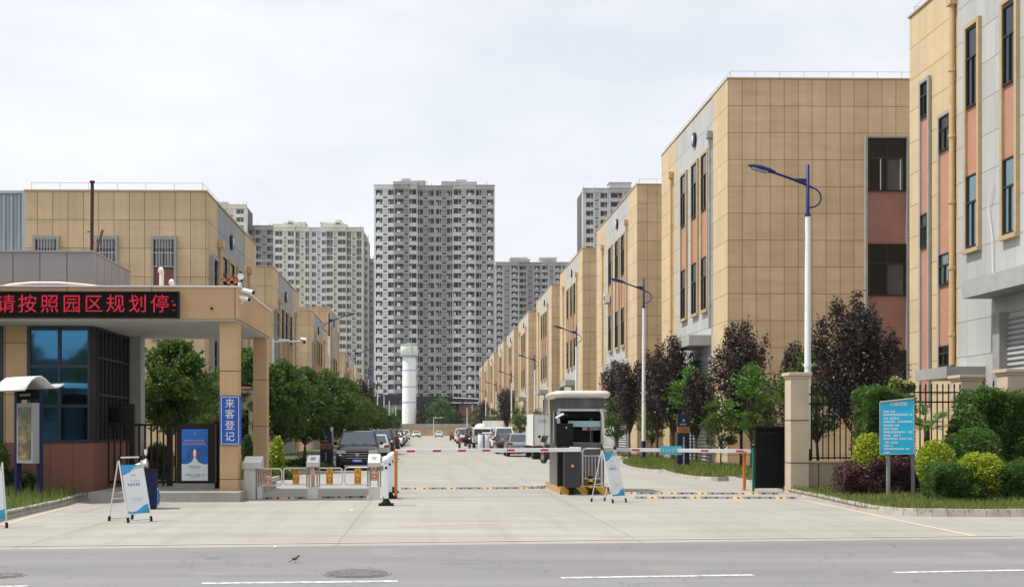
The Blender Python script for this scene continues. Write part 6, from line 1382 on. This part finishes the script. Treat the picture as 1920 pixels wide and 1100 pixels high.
def car(label, x, y, rz, kind='sedan', colr='white', name='parked_car', cat='car', group='cars parked along the street', plate='陕A'):
    """nose points to -y before rotation"""
    Ln, W, H, hood, belt, gh = {'sedan': (4.6,1.78,1.46,.95,.95,(1.25,2.0,3.55,4.25)), 'suv': (4.8,1.92,1.76,1.12,1.12,(1.15,1.75,4.1,4.65)), 'hatch': (4.3,1.78,1.5,.98,.96,(1.1,1.8,3.65,4.15)), 'van': (4.9,1.75,1.95,1.15,1.15,(.45,1.05,4.6,4.85))}[kind]
    root = empty(name, label, cat, (x,y,0), rz, group); P_ = PT[colr]; hw = W/2; y0 = -Ln/2
    # lower body: loft of rounded cross sections
    tail = belt+.06 if kind != 'sedan' else belt+.03
    sts = [(0,.42,.62,.78),(.06,.3,.72,.9),(.35,.24,hood-.16,.985),(.9,.22,hood-.03,1),(gh[0],.22,belt+.01,1),(Ln*.5,.22,belt+.03,1),(gh[3]-.1,.22,tail,1),(Ln-.3,.24,tail-.02,.99),(Ln-.06,.32,tail-.1,.93),(Ln,.42,tail-.28,.86)]
    rings = []; nseg = 16
    for (s_, zb_, zt_, k) in sts:
        zc, hz = (zb_+zt_)/2, (zt_-zb_)/2; rg = []
        for i in range(nseg):
            a = 2*math.pi*i/nseg + math.pi/nseg; ca, sa = math.cos(a), math.sin(a); e = .38
            rg.append((math.copysign(abs(ca)**e, ca)*hw*k, y0+s_, zc+math.copysign(abs(sa)**e, sa)*hz))
        rings.append(rg)
    mb = MB(); mb.sm = True; mb.add([v for r_ in rings for v in r_], [(i*nseg+k,i*nseg+(k+1)%nseg,(i+1)*nseg+(k+1)%nseg,(i+1)*nseg+k) for i in range(len(sts)-1) for k in range(nseg)])
    mb.add(rings[0], [tuple(range(nseg))]); mb.add(rings[-1], [tuple(range(nseg))])
    # greenhouse shell
    b0, r0, r1, b1 = [y0+v for v in gh]; rw = hw*.76; bw = hw*.93; zb_, zt_ = belt-.03, H
    def ghp(y, z_, w_): return [(-w_,y,z_),(w_,y,z_)]
    v = [(-bw,b0,zb_),(bw,b0,zb_),(-rw,r0,zt_-.05),(rw,r0,zt_-.05),(-rw*.94,r0+.25,zt_),(rw*.94,r0+.25,zt_),(-rw*.94,r1-.2,zt_-.01),(rw*.94,r1-.2,zt_-.01),(-rw,r1,zt_-.06),(rw,r1,zt_-.06),(-bw,b1,zb_),(bw,b1,zb_)]
    mb.sm = False; mb.add(v, [(0,1,3,2),(2,3,5,4),(4,5,7,6),(6,7,9,8),(8,9,11,10),(0,2,4,6,8,10),(1,11,9,7,5,3)])
    mb.build('body', P_, root, world=False, fix=True)
    def lerp(a_, c_, t_): return Vector(a_)*(1-t_)+Vector(c_)*t_
    def pane(name, A_, B_, C_, D_, m0=.07, n=(0,-1,.5), m=None):  # inset quad pushed along n
        n = Vector(n).normalized()*.012; A_,B_,C_,D_ = map(Vector,(A_,B_,C_,D_)); c_ = (A_+B_+C_+D_)/4
        q = [p + (c_-p)*m0 + n for p in (A_,B_,C_,D_)]; MB().quad(*q).build(name, m or M['carglass'], root, world=False, fix=False)
    pane('windscreen', v[0], v[1], v[3], v[2], .1, (0,-1,1)); pane('rear_window', v[11], v[10], v[8], v[9], .12, (0,1,.8))
    for s_, ia, ib, ic, id_ in ((-1,0,2,8,10),(1,1,3,9,11)):
        A_, B_, C_, D_ = map(Vector, (v[ia], v[ib], v[ic], v[id_])); mid = .5
        m1, m2 = A_*(1-mid)+D_*mid, B_*(1-mid)+C_*mid
        pane('side_window', A_, B_, m2, m1, .09, (s_,0,.25)); pane('side_window', m1, m2, C_, D_, .09, (s_,0,.25))
    for yy in (y0+.85, y0+Ln-.85):
        for s_ in (-1,1):
            r = .33 if kind != 'suv' else .37; wh = MB().tube([(s_*(hw-.2),yy,r),(s_*(hw+.005),yy,r)], r, 20).build('wheel', M['tyre'], root, world=False)
            MB().tube([(s_*(hw-.02),yy,r),(s_*(hw+.015),yy,r)], r*.62, 16).build('rim', M['rim'], wh, world=False)
            MB().tube([(s_*(hw-.16),yy,r+.02),(s_*(hw-.005),yy,r+.02)], r*1.16, 20).build('wheel_arch', M['black'], root, world=False)
    for s_ in (-1,1):
        MB().obox((s_*hw*.74, y0+.12, hood-.3), (1,-s_*-.35,0), (s_*.35,1,0), (0,0,1), .2, .08, .075).build('headlight', M['headlamp'], root, world=False, bevel=.02)
        MB().obox((s_*hw*.8, y0+Ln-.08, tail-.2), (1,-s_*.3,0), (s_*.3,1,0), (0,0,1), .15, .07, .07 if kind != 'van' else .16).build('tail_light', M['tail'], root, world=False, bevel=.015)
        MB().sphere((s_*(hw+.09), b0+.35, belt+.08), .1, 10, 6, (1,.6,.75)).tube([(s_*(hw-.08),b0+.4,belt+.0),(s_*(hw+.06),b0+.36,belt+.05)], .025, 5).build('mirror', P_ if colr != 'black' else M['black'], root, world=False)
    g = MB(); gz0, gz1 = .52, hood-.22
    g.box(-hw*.5,hw*.5,y0-.012,y0+.1,gz0,gz1); gr = g.build('grille', M['black'], root, world=False)
    g = MB()
    for k in range(4): zz_ = gz0+.04+(gz1-gz0-.06)*k/3; g.box(-hw*.48,hw*.48,y0-.022,y0-.0125,zz_-.012,zz_+.012)
    g.disc((0,y0-.03,(gz0+gz1)/2),(0,1,0),.085,.02,16); g.build('chrome_bars', M['chrome'], gr, world=False)
    MB().box(-hw*.86,hw*.86,y0-.006,y0+.15,.24,.4).build('lower_grille', M['black'], root, world=False, bevel=.01)
    MB().box(-hw*.85,hw*.85,y0+Ln-.15,y0+Ln+.01,.26,.42).build('rear_bumper_trim', M['black'], root, world=False, bevel=.01)
    for yy, sg, nm, zp in ((y0-.03,-1,'front_plate',.44),(y0+Ln+.012,1,'rear_plate',.62 if kind != 'sedan' else .6)):
        pl3 = MB().box(-.22,.22,min(yy,yy+sg*.012),max(yy,yy+sg*.012),zp-.07,zp+.07).build(nm, M['plate_blue'], root, world=False)
        mb = MB(); 
        for k in range(6): mb.box(-.17+k*.062,-.135+k*.062,(yy+sg*.012)-.002,(yy+sg*.012)+.002,zp-.035,zp+.035)
        mb.build('plate_lettering', M['white'], pl3, world=False)
    if kind == 'suv':
        mb = MB()
        for s_ in (-1,1): mb.tube([(s_*rw*.93,r0+.2,H+.0),(s_*rw*.93,r0+.3,H+.06),(s_*rw*.93,r1-.4,H+.06),(s_*rw*.93,r1-.2,H)], .025, 6)
        mb.build('roof_rails', M['steel'], root, world=False)
    mb = MB(); mb.tube([(-.02,b0-.02,belt+.02),(-.45,b0+.12,belt+.08)], .008, 4).tube([(.5,b0-.02,belt+.02),(.05,b0+.12,belt+.08)], .008, 4); mb.build('wipers', M['black'], root, world=False)
    return root
def cx(pa, D): return AX(pa, D)
B_ = math.pi
car('black off-road car facing the camera, parked left behind the turnstiles', cx(666.5,47), 47+2.4, 0.03, 'suv', 'black').scale = (.95,.95,.95)
car('silver saloon seen from behind next to the black off-road car', cx(700,64), 66.3, B_+.02, 'sedan', 'silver')
car('dark brown off-road car behind the silver saloon', cx(712,77), 79, B_, 'suv', 'brown')
car('black off-road car with pale roof rails, third behind the silver saloon', cx(724.5,86), 88, B_, 'suv', 'black')
for i, (px, D, k, c_, ww) in enumerate(((738,112,'sedan','white',0),(741,122,'suv','brown',0),(745,133,'sedan','white',0),(748,144,'sedan','white',0),(751.5,158,'sedan','black',0),(753,172,'sedan','white',0),(758,196,'suv','white',0))):
    car(f'{ {"white":"white","brown":"dark brown","black":"black"}[c_] } car in the left parked row, {ORD[i+1]} beyond the red cargo tricycle', cx(px,D), D+2, B_*(i % 2), k, c_)
car('white car parked alone near the left end of the end wall', cx(780,262), 264, .15, 'sedan', 'white'); car('white car parked alone near the middle of the end wall beside the camera pole', cx(823,262), 264, B_, 'sedan', 'white')
car('grey hatchback seen from behind, left of the white box truck', cx(978,71.5), 73.7, B_, 'hatch', 'grey')
car('black saloon seen from behind, left of the grey hatchback', cx(955,79.5), 81.8, B_, 'sedan', 'black')
car('white high-roof van facing away behind the black saloon', cx(945.5,92), 94.5, B_, 'van', 'white', 'parked_van', 'van')
car('small white car glimpsed left of the high-roof van', cx(922,98), 100.3, 0, 'hatch', 'white')
car('white minivan farther down the right side', cx(870,140), 142.5, B_, 'van', 'white', 'parked_van', 'van')
car('dark minivan beside the lettered cargo tricycle on the right', cx(888,118), 120, B_, 'van', 'black', 'parked_van', 'van')
car('white delivery van behind the minivan far down the right side', cx(864,165), 168, 0, 'van', 'white', 'parked_van', 'van')
car('far dark red car at the right near the end wall', cx(854,182), 184, B_, 'hatch', 'red')
# box truck
def truck(label, x, y, rz, L_=4.2, W=1.95, H=2.65, cabc='white'):
    root = empty('box_truck', label, 'truck', (x,y,0), rz, 'white trucks on the right side')
    MB().box(-W/2,W/2,-L_/2,L_/2,.78,H).build('cargo_box', pmat('white_truck_panel', (.74,.74,.72), .5, var=.05, scale=2), root, world=False, bevel=.015)
    mb = MB(); e = .05; yr = -L_/2
    for a in ((-W/2-.01,-W/2+e,.77,H+.01),(W/2-e,W/2+.01,.77,H+.01),(-W/2+e,W/2-e,H-e,H+.01),(-W/2+e,W/2-e,.77,.83),(-.03,.03,.83,H-e)): mb.box(a[0],a[1],yr-.03,yr+.02,a[2],a[3])
    mb.build('rear_frame', M['greyframe'], root, world=False); mb = MB()
    for s_ in (-.32,.32): mb.tube([(s_,yr-.05,.85),(s_,yr-.05,H-.08)], .015, 6)
    mb.build('lock_bars', M['steel'], root, world=False); mb = MB()
    for k in range(5): zc = 1.0+k*(H-1.25)/4; mb.box(-W/2-.005,-W/2+.05,yr-.042,yr-.031,zc-.09,zc+.09)
    for k in (-.6,-.2,.25,.65): mb.box(k-.09,k+.09,yr-.042,yr-.031,H-.05,H-.005); mb.box(k-.09,k+.09,yr-.042,yr-.031,.78,.82)
    mb.build('red_reflectors', M['red'], root, world=False)
    mb = MB(); rnd = random.Random(8)
    for r_ in (0,1):
        for k in range(5): mb.box(-.7+k*.1,-.63+k*.1,yr-.004,yr-.001,2.24-r_*.11,2.31-r_*.11)
    mb.build('door_lettering', pmat('faded_blue_print', (.15,.4,.62), .5, var=0), root, world=False)
    MB().box(-W/2+.05,W/2-.05,yr+.1,L_/2+1.3,.5,.77).build('chassis', M['black'], root, world=False)
    MB().box(-W/2+.05,W/2-.05,L_/2+.1,L_/2+1.6,.5,2.0).build('cab', PT[cabc], root, world=False, bevel=.12)
    MB().box(-W/2+.15,W/2-.15,L_/2+1.59,L_/2+1.615,1.25,1.85).build('windscreen', M['carglass'], root, world=False)
    for yy, dbl in ((yr+.8,1),(L_/2+.95,0)):
        for s_ in (-1,1): wh = MB().tube([(s_*(W/2-(.45 if dbl else .25)),yy,.36),(s_*(W/2-.02),yy,.36)], .36, 18).build('wheel', M['tyre'], root, world=False); MB().tube([(s_*(W/2-.05),yy,.36),(s_*(W/2),yy,.36)], .18, 14).build('rim', M['rim'], wh, world=False)
    for s_ in (-1,1): MB().box(s_*.8-.12,s_*.8+.12,yr+.02,yr+.06,.58,.7).build('tail_light', M['tail'], root, world=False)
    MB().box(-.9,.9,yr+.03,yr+.09,.42,.5).build('rear_bumper', M['black'], root, world=False)
truck('white box truck seen from behind with red reflectors, partly hidden by the guard booth', AX(1000,65)+.975, 67.1, 0)
truck('pale canvas-covered truck behind the high-roof van', cx(927,118), 121, B_, 4.5, 2.0, 2.7)
# small white cab with a tilted wind deflector
D = 106; x = cx(904,D); root = empty('light_truck', 'white light truck facing the camera with rounded wind deflector above its cab', 'truck', (x,D,0))
MB().box(x-.9,x+.9,D,D+1.6,.5,1.95).build('cab', PT['white'], root, bevel=.15); MB().box(x-.75,x+.75,D-.02,D+.05,1.2,1.8).build('windscreen', M['carglass'], root)
mb = MB(); mb.sphere((x-.1,D+1.0,1.9), .6, 14, 8, (1,.9,.75)); mb.build('wind_deflector', PT['white'], root)
for s_ in (-1,1): MB().tube([(x+s_*.6,D+.7,.36),(x+s_*.88,D+.7,.36)], .36, 16).build('wheel', M['tyre'], root); MB().box(x+s_*.68-.14,x+s_*.68+.14,D-.03,D+.02,.7,.88).build('headlight', M['headlamp'], root); MB().tube([(x+s_*.9,D+.1,1.5),(x+s_*1.05,D,1.5)],.02,5).box(x+s_*1.05-.08,x+s_*1.05+.08,D-.03,D+.02,1.25,1.6).build('mirror', M['black'], root)
MB().box(x-.9,x+.9,D+1.7,D+4.6,.75,1.1).build('flatbed', M['greyframe'], root)
# cargo of white drums on a flatbed handcart
D = 98
for i, (px, lab) in enumerate(((902,'left white wrapped drum standing on the road left of the dark saloon'),(912.5,'right white wrapped drum next to the other one, in front of the white van'))):
    x = cx(px,D); root = empty('wrapped_drum', lab, 'drum', (x,D,0), group='white wrapped drums'); MB().lathe(x,D,[(0,.25),(.02,.27),(1.35,.27),(1.37,.25)],18).build('drum', pmat('white_wrap', (.72,.72,.78), .5, var=.08, scale=4), root)
    MB().lathe(x,D,[(1.371,.29),(1.42,.29)],18).build('lid', M['black'], root)
    mb = MB()
    for k in range(6): mb.box(x-.05+(.24 if i == 0 else -5),x+.05+(.24 if i == 0 else -5),D-.24,D-.2,.2+k*.19,.31+k*.19)
    if i == 0: mb.build('print', M['navy'], root)
# tricycles
def tricycle(label, x, y, rz, boxm, person=None):
    root = empty('cargo_tricycle', label, 'tricycle', (x,y,0), rz)
    MB().box(-.5,.5,.1,1.5,.55,1.0).build('cargo_bed', boxm, root, world=False, bevel=.02); MB().box(-.35,.35,-.35,.1,.6,.75).build('seat', M['black'], root, world=False, bevel=.03)
    mb = MB().tube([(0,-1.05,.3),(0,-.85,1.05)],.03,6).tube([(-.35,-.8,1.1),(0,-.86,1.05),(.35,-.8,1.1)],.022,6).tube([(0,-.9,.7),(0,-.4,.45),(0,.2,.5)],.035,6); mb.build('frame', M['blackiron'], root, world=False)
    for p in ((0,-1.05),(-.48,1.0),(.48,1.0)): wh = MB().tube([(p[0]-.05,p[1],.29),(p[0]+.05,p[1],.29)],.29,18).build('wheel', M['tyre'], root, world=False)
    MB().sphere((0,-1.0,.92),.09,10,6).build('headlight', M['headlamp'], root, world=False)
    mb = MB().tube([(-.45,-.3,1.0),(-.45,-.3,1.75)],.015,5).tube([(.45,-.3,1.0),(.45,-.3,1.75)],.015,5).tube([(-.45,1.4,1.0),(-.45,1.4,1.75)],.015,5).tube([(.45,1.4,1.0),(.45,1.4,1.75)],.015,5); mb.build('canopy_posts', M['blackiron'], root, world=False)
    MB().box(-.55,.55,-.5,1.5,1.75,1.82).build('canopy', boxm, root, world=False, bevel=.03); return root
tricycle('red canopied cargo tricycle parked beyond the dark cars on the left', cx(735,98), 98, 0, pmat('red_tricycle_paint', (.2,.02,.015), .4, var=.15))
tricycle('small dark red cargo tricycle beside the drums on the right', cx(875.5,104), 104, .2, pmat('maroon_tricycle_paint', (.12,.03,.035), .5, var=.15))
# motorcycle beside the booth
D = 57; x = cx(1029.5,D); root = empty('motorcycle', 'dark motorcycle with round mirrors parked between the box truck and the guard booth', 'motorcycle', (x,D,0), R(200))
for yy in (-.62,.62): wh = MB().tube([(-.07,yy,.31),(.07,yy,.31)],.31,20).build('wheel', M['tyre'], root, world=False); MB().tube([(-.075,yy,.31),(.075,yy,.31)],.16,14).build('rim', M['rim'], wh, world=False)
MB().tube([(0,-.5,.62),(0,-.1,.84),(0,.25,.8),(0,.7,.78)],[.1,.17,.14,.09],10).build('body', M['black'], root, world=False)
MB().tube([(0,.0,.86),(0,.3,.85),(0,.75,.9)],[.1,.15,.1],10).build('seat', M['rubber'], root, world=False)
MB().tube([(-.05,-.62,.31),(-.05,-.42,1.05)],.03,6).tube([(.05,-.62,.31),(.05,-.42,1.05)],.03,6).tube([(-.38,-.3,1.12),(0,-.42,1.06),(.38,-.3,1.12)],.02,6).build('fork', M['steel'], root, world=False)
for s_ in (-1,1): MB().tube([(s_*.26,-.35,1.1),(s_*.34,-.38,1.32)],.01,5).sphere((s_*.36,-.38,1.37),.09,12,8,(1,.3,.8)).build('mirror', M['black'], root, world=False)
MB().sphere((0,-.55,.98),.13,12,8,(1,.7,1)).build('headlight', M['headlamp'], root, world=False); MB().box(-.17,.17,-.2,.3,.3,.6).build('engine', M['blackiron'], root, world=False, bevel=.05)
MB().obox((0,-.52,1.25),(1,0,0),(0,1,-.6),(0,.6,1),.17,.01,.2).build('windshield', M['carglass'], root, world=False)
# ================================================================ BIRD
c = G(554,1054.5); root = empty('sparrow', 'small brown sparrow standing on the asphalt in the foreground', 'bird', c, R(8)); root.scale = (.8,.8,.8)
bm_ = MB(); pts = [(-.062,0,.045,.004),(-.045,0,.055,.014),(-.02,0,.066,.025),(.008,0,.078,.028),(.028,0,.094,.021),(.040,0,.107,.017),(.052,0,.112,.016),(.062,0,.110,.009),(.066,0,.108,.003)]
bm_.tube([(p[0],p[1],p[2]) for p in pts], [p[3] for p in pts], 12)
bm_.build('body', pmat('sparrow_plumage', (.16,.12,.07), .8, var=.5, scale=60), root, world=False)
MB().obox((-.085,0,.034),(1,0,.42),(0,1,0),(-.42,0,1),.034,.010,.0035).build('tail', pmat('dark_feathers', (.05,.035,.025), .8, var=.3), root, world=False)
for s_ in (-1,1):
    MB().sphere((-.02,s_*.020,.07),.03,10,6,(1.35,.28,.6)).build('wing', pmat('wing_feathers', (.09,.055,.03), .8, var=.5, scale=90), root, world=False)
    MB().tube([(.0,s_*.011,.056),(.004,s_*.012,.028),(-.002,s_*.012,.006)],.0028,5).tube([(-.012,s_*.012,.003),(.016,s_*.012,.003)],.0026,5).build('leg', pmat('pinkish_leg', (.2,.1,.07), .6, var=0), root, world=False)
MB().tube([(.064,0,.109),(.078,0,.106)],[.006,.001],6).build('beak', M['black'], root, world=False)
MB().sphere((.05,0,.119),.014,10,6,(1.3,1,.6)).build('dark_cap', pmat('dark_cap', (.04,.02,.012), .8, var=0), root, world=False)
# litter
for i, (px, py, lab) in enumerate(((516,1027,'white paper scrap lying at the asphalt edge'),(660,957,'white crumpled scrap on the concrete in front of the turnstiles'))):
    c = G(px,py); root = empty('paper_scrap', lab, 'litter', c); rnd = random.Random(i); mb = MB()
    pts = [(c.x+.03*math.cos(a_)*rnd.uniform(.6,1.3), c.y+.03*math.sin(a_), .012+rnd.uniform(0,.02)) for a_ in [k*.9 for k in range(7)]]
    mb.add(pts+[(c.x,c.y,.035)], [(k,(k+1)%7,7) for k in range(7)]); mb.build('scrap', M['paper'], root)

# trees across the main road, behind the viewpoint; they are what the gatehouse glass reflects
for i, (x, y, k, s_) in enumerate(((-62,-30,F3,.8),(-52,-33,F1,.75),(-42,-29,F3,.7),(-33,-32,F1,.85),(-25,-29,F3,.72),(-17,-31,F1,.7),(-8,-30,F3,.8),(3,-33,F1,.75),(14,-30,F3,.8),(26,-31,F1,.8))):
    o = copy_tree(k); o.location = (x, y, 0); o.rotation_euler = (0,0,i*1.3); o.scale = (s_,)*3; o['group'] = 'roadside trees across the main road'; o['label'] = f'roadside tree across the main road, {ORD[i+1]} of the row behind the viewer'
root = empty('factory_building', 'long grey works hall with a blue roof across the main road, behind the viewer', 'building', (-32,-52,0))
MB().box(-80,15,-60,-46,0,7).build('wall', M['greyframe'], root); MB().box(-81,16,-61,-45,7,8.2).build('roof', pmat('blue_sheet_roof', (.05,.16,.32), .6, var=.1), root)

# ---------------------------------------------------------------- thin air
m = bpy.data.materials.new('thin_haze'); m.use_nodes = True; t = m.node_tree; t.nodes.remove(t.nodes['Principled BSDF'])
v = t.nodes.new('ShaderNodeVolumePrincipled'); v.inputs['Density'].default_value = .00012; v.inputs['Color'].default_value = (.86,.91,1,1)
t.links.new(v.outputs[0], t.nodes['Material Output'].inputs['Volume'])
tag(MB().box(-400,400,-120,700,-1.2,135).build('haze', m), kind='stuff')
